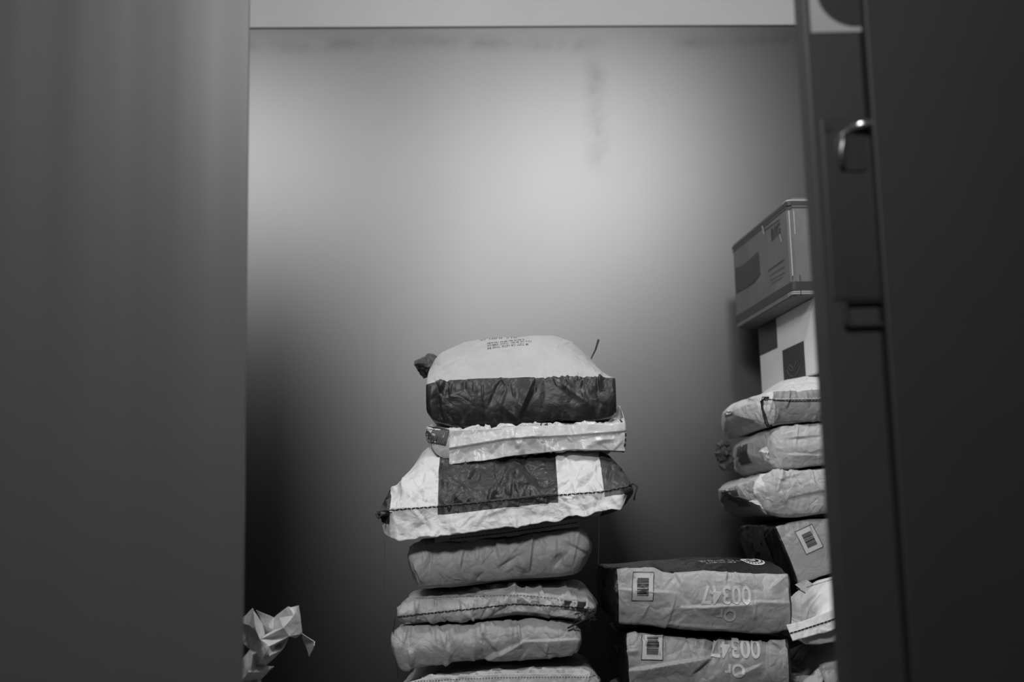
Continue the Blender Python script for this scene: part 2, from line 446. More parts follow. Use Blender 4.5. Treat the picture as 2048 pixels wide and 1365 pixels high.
    for (p, q, am, w1, w2) in folds:
        a_ = np.array(fr.px(*p)); b_ = np.array(fr.px(*q)); mid = (a_ + b_) / 2; L = np.linalg.norm(b_ - a_) / 2
        ang = math.atan2(b_[1] - a_[1], b_[0] - a_[0])
        D += np.where(frontm, fold(Xl, Zl, mid[0], mid[1], ang, L, w1, w2, am), 0)
    under = np.clip((VV - 3) * 6, 0, 1) * np.clip((4 - VV) * 8, 0, 1)
    D *= (1 - .8 * under)[None, :]
    D *= np.minimum(1, cs * 1.6)[:, None]
    P += N * D[:, :, None]
    T = P.shape[1]
    verts = P.reshape(-1, 3); uv = np.stack([np.repeat(xs, T), np.tile(VV, S)], 1)
    i = np.arange(S - 1)[:, None] * T; j = np.arange(T)[None, :]; j2 = (j + 1) % T
    F = np.stack([i + j, i + T + j, i + T + j2, i + j2], -1).reshape(-1, 4)
    faces = [tuple(q) for q in F]
    verts = list(map(tuple, verts)); uv = list(map(tuple, uv))
    # caps: concentric rows
    for end in (0, 1):
        ring = list(range(T)) if end == 0 else list(range((S - 1) * T, S * T))
        R = np.array([verts[k] for k in ring]); c = R.mean(0); sgn = -1 if end == 0 else 1
        prev = ring; hw = sidebulge
        for s_ in (.8, .55, .3, .1):
            Q = c + (R - c) * s_; Q[:, 0] += sgn * hw * (1 - s_ ** 2)
            Q[:, 0] += vnoise(Q[:, 1] * 30, Q[:, 2] * 30, seed + 9) * .006
            base = len(verts); verts += list(map(tuple, Q)); uv += [uv[k] for k in ring]
            for k in range(T):
                k2 = (k + 1) % T; q = (prev[k], prev[k2], base + k2, base + k)
                faces.append(q if end == 0 else q[::-1])
            prev = list(range(base, base + T))
        faces.append(tuple(prev) if end == 1 else tuple(prev[::-1]))
    # orient outward
    return verts, faces, uv

UP = []
def settle(fr, v, f, keep=True, rot=0.0):
    """press a sack's upper side flat against whatever rests on it (sacks are built from the top of a stack down)"""
    A = np.array(v, dtype=float); ca, sa = math.cos(rot), math.sin(rot)
    if rot: A = np.stack([A[:, 0] * ca + A[:, 2] * sa, A[:, 1], -A[:, 0] * sa + A[:, 2] * ca], 1)
    Wd_ = fr.o + A[:, :1] * ((fr.ex) if hasattr(fr, 'ex') else np.array([1.0, 0, 0])) + A[:, 1:2] * ((fr.ey) if hasattr(fr, 'ey') else np.array([0, 1.0, 0])) + A[:, 2:] * np.array([0, 0, 1.0])
    for t, lo, hi in UP:
        m = (Wd_[:, 0] > lo[0]) & (Wd_[:, 0] < hi[0]) & (Wd_[:, 1] > lo[1]) & (Wd_[:, 1] < hi[1]) & (Wd_[:, 2] > lo[2] - .003)
        for k in np.nonzero(m)[0]:
            h = t.ray_cast(Vector((Wd_[k, 0], Wd_[k, 1], lo[2] - .1)), Vector((0, 0, 1)))
            if h[0] is not None and Wd_[k, 2] > h[0].z - .0065:
                d = Wd_[k, 2] - (h[0].z - .0065)
                if d < .3: Wd_[k, 2] -= d; A[k, 2] -= d
    if keep: UP.append((BVHTree.FromPolygons([Vector(p) for p in Wd_], [tuple(q) for q in f]), Wd_.min(0), Wd_.max(0)))
    if rot: A = np.stack([A[:, 0] * ca - A[:, 2] * sa, A[:, 1], A[:, 0] * sa + A[:, 2] * ca], 1)
    return [tuple(p) for p in A]
def bvh(v, f): return BVHTree.FromPolygons([Vector(p) for p in v], [tuple(q) for q in f])
def text_vf(txt, size, bold=0.0):
    cu = bpy.data.curves.new('t', 'FONT'); cu.body = txt; cu.size = size; cu.align_x = 'CENTER'; cu.align_y = 'CENTER'; cu.offset = bold; cu.resolution_u = 4
    o = bpy.data.objects.new('t', cu); C.objects.link(o)
    dg = bpy.context.evaluated_depsgraph_get(); me = bpy.data.meshes.new_from_object(o.evaluated_get(dg))
    v = [tuple(p.co) for p in me.vertices]; f = [tuple(p.vertices) for p in me.polygons]
    bpy.data.objects.remove(o); bpy.data.curves.remove(cu); bpy.data.meshes.remove(me)
    return v, f
def project(tree, v2, f, cx, cz, rot=0.0, sx=1.0, sz=1.0, shear=0.0, mode='front', off=.0009, grid=.007, mirror=False):
    """lay a flat print onto the sack: cut it on a grid, then drop every vertex onto the surface"""
    bm = bmesh.new(); vs = [bm.verts.new((p[0] * sx * (-1 if mirror else 1), p[1] * sz, 0)) for p in v2]
    for q in f:
        try: bm.faces.new([vs[k] for k in q])
        except ValueError: pass
    if vs:
        X = [p.co.x for p in bm.verts]; Z = [p.co.y for p in bm.verts]
        for lo, hi, nrm in ((min(X), max(X), (1, 0, 0)), (min(Z), max(Z), (0, 1, 0))):
            k = lo + grid
            while k < hi:
                bmesh.ops.bisect_plane(bm, geom=bm.verts[:] + bm.edges[:] + bm.faces[:], plane_co=(nrm[0] * k, nrm[1] * k, 0), plane_no=nrm)
                k += grid
    ca, sa = math.cos(rot), math.sin(rot); out = []; bad = set()
    bm.verts.index_update()
    for p in bm.verts:
        x = p.co.x + shear * p.co.y; z = p.co.y
        X = cx + x * ca - z * sa; Z = cz + x * sa + z * ca
        if mode == 'front': o, d = Vector((X, -.6, Z)), Vector((0, 1, 0))
        elif mode == 'top': o, d = Vector((X, Z, 3)), Vector((0, 0, -1))
        h = tree.ray_cast(o, d)
        if h[0] is None: bad.add(p.index); out.append((X, 0, Z)); continue
        nn = h[1]; nn = nn if nn.dot(d) < 0 else -nn
        q = h[0] + nn * off; out.append(tuple(q))
    faces = [tuple(k.index for k in q.verts) for q in bm.faces if not any(k.index in bad for k in q.verts)]
    bm.free()
    # face the viewer side
    if mode == 'front':
        faces2 = []
        for q in faces:
            a, b, c = (Vector(out[k]) for k in q[:3]); nn = (b - a).cross(c - a)
            faces2.append(q if nn.y < 0 else q[::-1])
        faces = faces2
    return out, faces
def barcode(w, h, seed=3):
    """framed label: (verts, faces) of frame lines + bars, in metres, centred; bars lie across"""
    rng = random.Random(seed); V = []; F = []
    def rect(x0, x1, z0, z1):
        k = len(V); V.extend([(x0, z0, 0), (x1, z0, 0), (x1, z1, 0), (x0, z1, 0)]); F.append((k, k + 1, k + 2, k + 3))
    t = .0013
    rect(-w / 2, w / 2, -h / 2, -h / 2 + t); rect(-w / 2, w / 2, h / 2 - t, h / 2); rect(-w / 2, -w / 2 + t, -h / 2 + t, h / 2 - t); rect(w / 2 - t, w / 2, -h / 2 + t, h / 2 - t)
    z = -h * .30
    while z < h * .30:
        b = rng.choice((.0006, .0009, .0014, .002)); rect(-w * .27, w * .27, z, z + b); z += b + rng.choice((.0006, .0009, .0013))
    V2 = []; k = 0
    return V, F
def rectv(w, h): return [(-w / 2, -h / 2, 0), (w / 2, -h / 2, 0), (w / 2, h / 2, 0), (-w / 2, h / 2, 0)], [(0, 1, 2, 3)]

def ribbon(fr, tree, top, bot, mat, name, parent, off=.004, seed=1, rag=.002, crump=.004, n=150, m=14, lean=0.0, cols=None, thick=.0012, ymax=.2, push=.0, ridge=None):
    """hanging sewn flap: a thin paper strip running between two traced lines just in front of the sack"""
    rng = random.Random(seed); Xt, Zt = pl(fr, top); Xb, Zb = pl(fr, bot)
    xs = np.linspace(min(Xt[0], Xb[0]), max(Xt[-1], Xb[-1]), n); t = np.linspace(0, 1, n)
    xt = Xt[0] + (Xt[-1] - Xt[0]) * t; xb = Xb[0] + (Xb[-1] - Xb[0]) * t
    zt = np.interp(xt, Xt, Zt); zb = np.interp(xb, Xb, Zb)
    zb = zb + rag * 2.2 * (vnoise(xs * 35, xs * 0, seed) + .5 * vnoise(xs * 110, xs * 0, seed + 2))
    yy = []
    for k in range(n):
        h = tree.ray_cast(Vector((xt[k], -.6, zt[k])), Vector((0, 1, 0))) if tree else (None,)
        yy.append(h[0].y if h[0] is not None and h[0].y < ymax else None)
    good = [k for k in range(n) if yy[k] is not None]
    yy = np.interp(np.arange(n), good, [yy[k] for k in good]) if good else np.zeros(n)
    yy = np.convolve(np.pad(yy, 4, 'edge'), np.ones(9) / 9, 'valid')
    s = np.linspace(0, 1, m)
    X = xt[:, None] * (1 - s) + xb[:, None] * s; Z = zt[:, None] * (1 - s) + zb[:, None] * s
    Y = yy[:, None] - off - push * s[None, :] + lean * s[None, :] ** 2
    D = vnoise(X * 14, Z * 14, seed) * crump * 2.2
    for _ in range(int(34)):
        w1, w2 = rng.uniform(.003, .008), rng.uniform(.01, .03)
        if rng.random() < .5: w1, w2 = w2, w1
        D = D + fold(X, Z, rng.uniform(xs[0], xs[-1]), rng.uniform(Z.min(), Z.max()), rng.gauss(math.pi / 2, .6), rng.uniform(.01, .04), w1, w2, rng.choice((-1, 1)) * rng.uniform(.3, 1) * crump)
    Y = Y - np.abs(D) * (.25 + .75 * s[None, :])
    if ridge:   # pressed crease standing proud along the flap
        Xr, Zr = pl(fr, ridge); dz = Z - np.interp(X, Xr, Zr)
        Y = Y - .006 * np.where(dz > 0, np.maximum(0, 1 - dz / .022), np.maximum(0, 1 + dz / .004))
    v = np.stack([X, Y, Z], -1).reshape(-1, 3)
    v2 = v + np.array([0, thick, 0]); K = n * m
    f = []
    for a in range(n - 1):
        for b in range(m - 1):
            q = (a * m + b, a * m + b + 1, (a + 1) * m + b + 1, (a + 1) * m + b)
            f.append(q); f.append(tuple(k + K for k in q[::-1]))
    for a in range(n - 1):
        f.append((a * m, (a + 1) * m, (a + 1) * m + K, a * m + K)); e = m - 1
        f.append((a * m + e, a * m + e + K, (a + 1) * m + e + K, (a + 1) * m + e))
    for b in range(m - 1):
        f.append((b, b + K, b + 1 + K, b + 1)); q = (n - 1) * m
        f.append((q + b, q + b + 1, q + b + 1 + K, q + b + K))
    vv = np.concatenate([v, v2]); uv = np.stack([vv[:, 0], np.tile(np.tile(s, n), 2)], 1)
    o = obj(name, vv, f, mat, parent, True, uv=uv)
    return o, vv, f

def stitches(fr, trees, line, parent, name='stitching', mat=None, dash=.0055, gap=.0025, r=.0008, off=.0012, plane=0.0, zig=.0):
    X, Z = pl(fr, line); L = np.concatenate([[0], np.cumsum(np.hypot(np.diff(X), np.diff(Z)))]); mb = MB(); d = 0.0; k = 0
    while d < L[-1] - dash:
        pts = []
        for e in (0, .5, 1):
            x = float(np.interp(d + dash * e, L, X)); z = float(np.interp(d + dash * e, L, Z)) + (zig if k % 2 else -zig) * (e - .5)
            y = 9
            for t in trees:
                h = t.ray_cast(Vector((x, -.6, z)), Vector((0, 1, 0)))
                if h[0] is not None and h[0].y < .25: y = min(y, h[0].y)
            if y == 9: y = plane
            pts.append((x, y - off, z))
        mb.tube(pts, r, 5); d += dash + gap; k += 1
    return mb.build(name, mat or THREAD, parent)

def root(fr, name): return empty(name, tuple(float(q) for q in fr.o), fr.yaw)
def finish(fr, name, verts, faces, uv, mats, label, cat='sack', group=None, decals=(), parts=False, part_name='bag_body'):
    """link a sack: body mesh with its print laid on it. With parts the thing is an Empty, else the mesh itself"""
    v = list(verts); f = list(faces); u = list(uv); mi = [0] * len(f)
    for (dv, df, m) in decals:
        k = len(v); v += list(dv); f += [tuple(i + k for i in q) for q in df]; u += [(0, 9)] * len(dv); mi += [m] * len(df)
    if parts:
        rt = root(fr, name); o = obj(part_name, v, f, mats, rt, True, mi, u)
    else:
        rt = o = obj(name, v, f, mats, None, True, mi, u, loc=tuple(float(q) for q in fr.o), rz=fr.yaw)
    tag(rt, label, cat, group)
    return rt

GC = 'sacks in the middle stack'
# ================================================================== MIDDLE STACK
# ---- 1 top sack: plump, kraft top, dark printed front
fr = Frame(1045, 2.60)
v, f, uv = sack(fr, top=[(857, 770), (880, 764), (960, 759), (1050, 755), (1130, 753), (1200, 753), (1231, 756)],
    bot=[(852, 826), (866, 842), (905, 852), (1010, 853), (1060, 845), (1120, 838), (1190, 840), (1222, 836), (1231, 828)],
    crest=[(856, 760), (862, 735), (885, 708), (930, 688), (1000, 677), (1060, 673), (1105, 675), (1140, 687), (1168, 712), (1198, 750), (1215, 768)],
    depth=.50, yc=.24, re=(.014, .008), rz=(.12, .06), fb=.008, pw=2.0, sidebulge=.003, seed=11, nfold=34, namp=.0030, npuck=60, pamp=.0042, lowf=.003, kb=.005,
    folds=[((1065, 765), (1030, 850), .012, .010, .05), ((878, 790), (880, 840), -.006, .005, .02), ((1160, 780), (1185, 820), .005, .006, .02), ((1120, 765), (1165, 800), .004, .004, .014)])
v = settle(fr, v, f)
t = bvh(v, f)
dec = []
rr = random.Random(5)
def fakelines(tree, cx, cy, widths, size, dy, mode='top', slope=.0, mat=2, sy=1.0, rot=0.0):
    """rows of print too small to read: short strokes"""
    out = []
    for r, wd in enumerate(widths):
        V = []; F = []; x = 0
        hh = size * sy; th = max(.0009, size * .16)
        while x < wd:
            for part in range(rr.choice((3, 5, 6, 8))):
                k = len(V); w_ = size * .55
                for (a0, a1, b0, b1) in rr.choice((((0, th, 0, hh), (0, w_, hh - th * 2, hh)), ((0, th, 0, hh), (w_ - th, w_, 0, hh)), ((0, w_, 0, th * 2), (0, w_, hh - th * 2, hh)), ((w_ / 2, w_ / 2 + th, 0, hh),))):
                    k = len(V); V += [(x + a0, b0, 0), (x + a1, b0, 0), (x + a1, b1, 0), (x + a0, b1, 0)]; F.append((k, k + 1, k + 2, k + 3))
                x += size * .8
                if x > wd: break
            x += size * .7
        a, b = project(tree, V, F, cx - r * dy * math.sin(rot) * -1, cy - r * dy, rot, mode=mode, off=.0007, grid=.03)
        out.append((a, b, mat))
    return out
dec += fakelines(t, fr.px(962, 700, .2)[0], .165, [.085], .011, .02, sy=2.4)
dec += fakelines(t, fr.px(975, 720, .12)[0], .130, [.085, .10, .095], .0042, .016, sy=2.2)
m1 = paper('dark_fronted_kraft', .43, [(-1, 1, -.01, 1.0, .022), (-1, -.190, 3.0, 4.1, .022)], worn=.13, rough=.42, wr=.28)
S1 = finish(fr, 'flour_sack', v, f, uv, [m1, INK, INK], 'plump paper sack with dark printed front, topmost of the middle stack', 'sack', GC, dec, parts=True)
# crumpled dark corner ear at the back left and a loose thread at the back right
def crumple_blob(name, c, r, mat, parent, seed, sub=3, amp=.35):
    bm = bmesh.new(); bmesh.ops.create_icosphere(bm, subdivisions=sub, radius=1); rng = random.Random(seed)
    ax = [(Vector((rng.gauss(0, 1), rng.gauss(0, 1), rng.gauss(0, 1))).normalized(), rng.uniform(.55, .95)) for _ in range(16)]
    for p in bm.verts:
        k = 1.0
        for a, h in ax:
            d = p.co.normalized().dot(a)
            if d * 1.0 > h: k = min(k, h / d)
        k *= 1 + amp * .3 * math.sin(9 * p.co.x + seed) * math.sin(11 * p.co.z)
        p.co = Vector((c[0] + p.co.x * k * r[0], c[1] + p.co.y * k * r[1], c[2] + p.co.z * k * r[2]))
    vs = [tuple(p.co) for p in bm.verts]; fs = [tuple(q.index for q in p.verts) for p in bm.faces]; bm.free()
    return obj(name, vs, fs, mat, parent, False)
ex, ez = fr.px(854, 734, .33)
DKRAFT = paper('dark_kraft_paper', .07, wr=.8)
crumple_blob('corner_ear', (ex, .31, ez), (.036, .05, .040), DKRAFT, S1, 4)['label'] = 'crumpled dark corner'
tx0, tz0 = fr.px(1183, 716, .30); tx1, tz1 = fr.px(1197, 680, .30); xm, zm = fr.px(1191, 700, .30)
MB().tube([(tx0 - .01, .30, tz0 - .03), (tx0, .30, tz0), (xm, .30, zm), (tx1, .295, tz1)], [.0016, .0016, .0022, .0028], 6).build('loose_thread', THREAD, S1, True)

# ---- 2 pale glossy sack
fr = Frame(1050, 2.60)
v, f, uv = sack(fr, top=[(850, 850), (875, 856), (900, 858), (1000, 851), (1060, 848), (1120, 842), (1228, 843), (1252, 850)],
    bot=[(853, 885), (868, 910), (900, 931), (960, 925), (1040, 914), (1140, 904), (1200, 905), (1251, 909)],
    crest=[(850, 835), (870, 850), (900, 850), (1010, 857), (1060, 847), (1120, 841), (1226, 843), (1236, 800), (1240, 797), (1249, 812), (1260, 852)],
    cbot=[(848, 905), (880, 890), (1000, 885), (1200, 885), (1255, 900)],
    depth=.50, yc=.20, re=(.03, .008), rz=(.5, .2), fb=.010, pw=2.5, seed=22, nfold=60, namp=.0065, npuck=40, pamp=.0035, lowf=.004, kb=.003,
    folds=[((905, 925), (900, 860), .006, .003, .02), ((970, 895), (985, 930), .008, .006, .02), ((1010, 885), (940, 905), -.008, .01, .03),
           ((1060, 880), (1120, 895), .006, .01, .025), ((960, 880), (1030, 845), .006, .006, .03)])
v = settle(fr, v, f)
t = bvh(v, f)
dec = []
V = []; F = []
for k in range(13):     # rows of fine printed strokes on the side gusset
    a0 = .0052 * k
    V += [(a0, 0, 0), (a0 + .0014, 0, 0), (a0 + .0084, .034, 0), (a0 + .0070, .034, 0)]; F.append((4 * k, 4 * k + 1, 4 * k + 2, 4 * k + 3))
xg, zg = fr.px(856, 893)
V2 = [(p[0] * .62, p[1] * .8, 0) for p in V]
px_, pz_ = rectv(.050, .036)
a, b = project(t, px_, pz_, fr.px(874, 868)[0], fr.px(874, 872)[1], -.25, off=.0012); dec.append((a, b, 1))
a, b = project(t, V2, F, fr.px(851, 868)[0], fr.px(851, 884)[1], -.15, off=.0024); dec.append((a, b, 2))
V = []; F = []
for k in range(6):
    V += [(.005 * k, 0, 0), (.005 * k + .0013, 0, 0), (.005 * k + .0028, .0035 + .0035 * (k % 2), 0), (.005 * k + .0015, .0035 + .0035 * (k % 2), 0)]; F.append((4 * k, 4 * k + 1, 4 * k + 2, 4 * k + 3))
a, b = project(t, V, F, fr.px(858, 890)[0], fr.px(858, 891)[1], 0); dec.append((a, b, 3))
tv, tf = text_vf('CB', .013, .0006)
a, b = project(t, tv, tf, fr.px(1088, 850)[0], fr.px(1088, 851)[1], 0); dec.append((a, b, 3))
m2 = paper('glossy_white_paper', .58, rough=.30, wr=.34)
INKG = plain('grey_ink', .03, .5)
S2 = finish(fr, 'flour_sack', v, f, uv, [m2, INKG, plain('fine_pale_lines', .22, .5), INK], 'glossy pale sack with a creased end flap, second from the top of the middle stack', 'sack', GC, dec, parts=True)
# folded glued end flap with a raised crease line
fl, fv, ff = ribbon(fr, t, [(899, 862), (1000, 858), (1060, 854), (1250, 847)], [(899, 931), (960, 924), (1040, 912), (1140, 900), (1250, 904)], m2, 'end_flap', S2, off=.007, seed=5, rag=.0008, crump=.007, push=.004, m=40, ridge=[(899, 898), (960, 888), (1010, 880), (1060, 876), (1140, 872), (1250, 863)])
UP.append((BVHTree.FromPolygons([Vector(tuple(float(q) for q in (fr.o + p))) for p in fv], ff), (fv + fr.o).min(0), (fv + fr.o).max(0)))
# side ear print on the right
tr = bvh(v, f)
ear = empty('ear_mark'); bpy.data.objects.remove(ear)
stitches(fr, [tr], [(1243, 838), (1247, 852), (1251, 866), (1250, 885), (1247, 905)], S2, 'printed_edge', INK, dash=.007, gap=.004, r=.0018, off=.0005)

# ---- 3 wide white sack with dark printed band, sewn mouth to the front
fr = Frame(1010, 2.50)
bx0 = fr.px(875, 980)[0]; bx1 = fr.px(1116, 980)[0]; bl = fr.px(778, 1020)[0]; br = fr.px(1208, 980)[0]
m3 = paper('banded_white_paper', .66, [(bx0, bx1, -.1, 4.1, .035), (-1, bl, -.1, 4.1, .05), (br, 1, -.1, 4.1, .06)], wr=.6, rough=.42)
v, f, uv = sack(fr, top=[(753, 1018), (820, 1014), (900, 1009), (1000, 998), (1100, 988), (1200, 982), (1267, 970)],
    bot=[(753, 1030), (820, 1034), (900, 1030), (1000, 1020), (1100, 1010), (1200, 1000), (1267, 980)],
    crest=[(772, 1018), (795, 975), (825, 928), (856, 893), (900, 890), (1000, 893), (1120, 896), (1190, 898), (1212, 912), (1230, 936), (1246, 968)],
    cbot=[(753, 1040), (800, 1060), (900, 1062), (1000, 1052), (1100, 1043), (1200, 1035), (1267, 1010)],
    depth=.42, yc=.20, re=(.02, .02), rz=(.3, .5), fb=.004, pw=2.0, seed=33, nfold=100, namp=.0080, npuck=50, pamp=.0045, lowf=.006,
    folds=[((800, 1000), (805, 945), .005, .004, .02), ((905, 1000), (925, 975), .010, .006, .03), ((970, 990), (1060, 965), .012, .02, .03), ((1040, 985), (1010, 950), .010, .006, .03), ((1215, 975), (1235, 940), .006, .005, .015)])
v = settle(fr, v, f)
t = bvh(v, f)
# keep the sheet's printed band running on: v of the thin mouth counts as front
S3 = finish(fr, 'flour_sack', v, f, uv, [m3], 'wide white sack with a dark printed band and sewn mouth, third of the middle stack', 'sack', GC, (), parts=True)
m3f = paper('banded_flap_paper', .66, [(bx0, bx1, -.1, .33, .03), (-1, bl, -.1, .55, .05), (br, 1, -.1, .35, .08)], wr=.65)
fl, fv, ff = ribbon(fr, t, [(753, 1018), (820, 1014), (900, 1009), (1000, 998), (1100, 988), (1200, 982), (1267, 970)],
    [(764, 1066), (778, 1072), (800, 1082), (830, 1080), (900, 1070), (1000, 1059), (1060, 1050), (1120, 1039), (1180, 1030), (1238, 1022), (1256, 990)], m3f, 'seam_flap', S3, off=.004, seed=8, rag=.0035, crump=.011, lean=-.012, m=26)
ft = bvh(fv, ff)
stitches(fr, [t, ft], [(750, 1024), (820, 1018), (875, 1014), (1000, 1002), (1100, 992), (1200, 985), (1266, 972)], S3, dash=.007, gap=.0015, r=.0013, zig=.0015)
xe, ze = fr.px(1262, 972); mb = MB()
mb.tube([(xe - .005, .0, ze), (xe + .004, -.008, ze + .004), (xe + .012, -.01, ze - .003), (xe + .006, -.012, ze - .02), (xe + .004, -.01, ze - .03)], .002, 6)
mb.build('thread_knot', THREAD, S3, True); mb = MB()
xe, ze = fr.px(758, 1024); mb.tube([(xe, -.004, ze), (xe - .005, -.01, ze - .006), (xe, -.012, ze - .014), (xe + .008, -.012, ze - .006)], .002, 6)
mb.build('thread_knot', THREAD, S3, True)
for (pa, pb, pc) in (((770, 1080), (771, 1130), (769, 1182)), ((1198, 1034), (1197, 1080), (1196, 1132))):
    stitches(fr, [], [pa, pb, pc], S3, 'hanging_thread', plain('grey_thread', .06, .8), dash=.005, gap=.002, r=.0006, plane=-.01)

# ---- 4 plain kraft sack
fr = Frame(1000, 2.55)
v, f, uv = sack(fr, top=[(816, 1098), (830, 1090), (900, 1085), (1000, 1078), (1060, 1070), (1120, 1062), (1160, 1060), (1180, 1072)],
    bot=[(817, 1120), (822, 1155), (835, 1177), (900, 1171), (1000, 1160), (1060, 1156), (1130, 1152), (1165, 1140), (1180, 1112)],
    crest=[(815, 1090), (840, 1078), (900, 1078), (1000, 1068), (1100, 1056), (1160, 1050), (1180, 1065)],
    cbot=[(815, 1150), (835, 1172), (900, 1168), (1000, 1158), (1150, 1150), (1180, 1130)],
    depth=.50, yc=.24, re=(.018, .030), rz=(.3, .4), fb=.022, pw=2.2, seed=44, nfold=40, namp=.0055, npuck=24, pamp=.003,
    folds=[((1066, 1075), (1058, 1140), .010, .004, .03), ((928, 1100), (920, 1135), .006, .004, .02), ((923, 1130), (936, 1160), .005, .003, .02), ((1130, 1085), (1172, 1108), -.007, .004, .014), ((845, 1165), (830, 1130), .006, .003, .01),
           ((970, 1100), (967, 1125), .004, .002, .01), ((1035, 1115), (1050, 1140), .006, .004, .014)])
v = settle(fr, v, f)
t = bvh(v, f)
S4 = finish(fr, 'flour_sack', v, f, uv, [KRAFT], 'plain kraft sack in the shade of the wide white sack directly above it', 'sack', GC, (), parts=True)
fl, fv, ff = ribbon(fr, t, [(870, 1074), (1000, 1060), (1100, 1045), (1158, 1037)], [(870, 1088), (1000, 1076), (1100, 1063), (1160, 1054)], KRAFT, 'seam_flap', S4, off=.004, seed=9, crump=.002, m=8, ymax=.1)
stitches(fr, [bvh(fv, ff)], [(900, 1079), (1000, 1068), (1100, 1054), (1160, 1045)], S4, dash=.006, gap=.0015, r=.001)

# ---- 5 kraft sack with long stitched mouth
fr = Frame(995, 2.53)
v, f, uv = sack(fr, top=[(796, 1215), (830, 1200), (900, 1195), (1000, 1192), (1040, 1186), (1100, 1190), (1160, 1196), (1194, 1206)],
    bot=[(794, 1240), (830, 1247), (960, 1238), (1035, 1226), (1100, 1232), (1170, 1240), (1194, 1230)],
    crest=[(798, 1204), (812, 1192), (845, 1180), (900, 1176), (1000, 1165), (1060, 1162), (1130, 1158), (1165, 1160), (1185, 1175), (1194, 1200)],
    cbot=[(796, 1240), (960, 1240), (1035, 1232), (1170, 1240), (1194, 1232)],
    depth=.50, yc=.20, re=(.016, .030), rz=(.3, .5), fb=.012, pw=1.7, seed=55, nfold=60, namp=.0070, npuck=46, pamp=.0045,
    folds=[((1035, 1170), (1025, 1200), .008, .004, .02), ((1080, 1175), (1092, 1200), .007, .004, .02), ((1130, 1170), (1140, 1195), .006, .004, .016)])
v = settle(fr, v, f)
t = bvh(v, f)
S5 = finish(fr, 'flour_sack', v, f, uv, [KRAFT_L], 'kraft sack with a double row of stitching along its folded mouth, numbered 9495', 'sack', GC, (), parts=True)
m5f = paper('striped_flap_paper', .40, [(fr.px(1031, 1200)[0], fr.px(1128, 1200)[0], .30, .62, .16), (fr.px(1128, 1200)[0], fr.px(1172, 1200)[0], .12, .62, .04)], wr=.7)
fl, fv, ff = ribbon(fr, t, [(800, 1206), (830, 1197), (1000, 1191), (1035, 1189), (1100, 1193), (1172, 1200)],
    [(794, 1251), (850, 1244), (960, 1236), (1035, 1223), (1100, 1231), (1170, 1240)], m5f, 'seam_flap', S5, off=.004, seed=12, rag=.0008, crump=.004, push=.004)
ft = bvh(fv, ff)
stitches(fr, [t, ft], [(830, 1199), (1000, 1192), (1035, 1190), (1100, 1196), (1160, 1208)], S5, 'fine_stitching', plain('brown_thread', .10, .8), dash=.004, gap=.003, r=.0005)
stitches(fr, [t, ft], [(793, 1234), (880, 1224), (960, 1216), (1030, 1208), (1100, 1211), (1172, 1216)], S5, dash=.006, gap=.0012, r=.0012, zig=.0015)
tv, tf = text_vf('9495', .015, .0003)
a, b = project(ft, tv, tf, fr.px(805, 1244)[0], fr.px(805, 1245)[1], math.pi + .08, sx=1.1, sz=.8)
obj('printed_number', a, b, INK, S5, False)
# frayed thread bundle at the right corner
mb = MB(); rg = random.Random(3)
for k in range(12):
    x0_, z0_ = fr.px(1178 + rg.uniform(-8, 8), 1222 + rg.uniform(-6, 6))
    pts = [(x0_, -.012, z0_)]
    for j in range(4): pts.append((pts[-1][0] + rg.uniform(-.016, .010), -.014 - .003 * rg.random(), pts[-1][2] - rg.uniform(-.002, .010)))
    mb.tube(pts, .0008, 5)
x0_, z0_ = fr.px(1180, 1225)
mb.tube([(x0_, -.012, z0_), (x0_ - .012, -.016, z0_ - .014), (x0_ - .034, -.016, z0_ - .024), (x0_ - .048, -.016, z0_ - .030)], .002, 6)
mb.build('frayed_thread', THREAD, S5, True)

# ---- 6 kraft sack
fr = Frame(975, 2.54)
v, f, uv = sack(fr, top=[(785, 1262), (800, 1252), (960, 1248), (1035, 1235), (1100, 1240), (1150, 1246), (1161, 1256)],
    bot=[(783, 1300), (792, 1338), (800, 1345), (860, 1333), (940, 1322), (985, 1318), (1040, 1316), (1100, 1315), (1155, 1312), (1160, 1295)],
    crest=[(785, 1262), (800, 1248), (960, 1244), (1035, 1236), (1150, 1246), (1161, 1256)],
    depth=.50, yc=.22, re=(.014, .012), rz=(.3, .3), fb=.022, pw=2.2, seed=66, nfold=40, namp=.006, npuck=30, pamp=.0035,
    folds=[((1036, 1248), (1042, 1285), .012, .004, .03), ((970, 1320), (1045, 1282), .012, .003, .05), ((962, 1255), (965, 1300), .008, .003, .02), ((894, 1260), (893, 1290), .006, .002, .015), ((822, 1330), (820, 1300), .007, .003, .012), ((1095, 1285), (1092, 1310), .005, .003, .012), ((1040, 1282), (1150, 1278), .005, .003, .02)])
v = settle(fr, v, f)
t = bvh(v, f)
S6 = finish(fr, 'flour_sack', v, f, uv, [KRAFT], 'kraft sack with a diagonal crease, directly under the sack numbered 9495', 'sack', GC, (), parts=True)
stitches(fr, [], [(790, 1240), (787, 1260), (789, 1290), (792, 1320), (796, 1350), (793, 1364)], S6, 'side_stitching', dash=.006, gap=.001, r=.0012, zig=.002, plane=-.002)

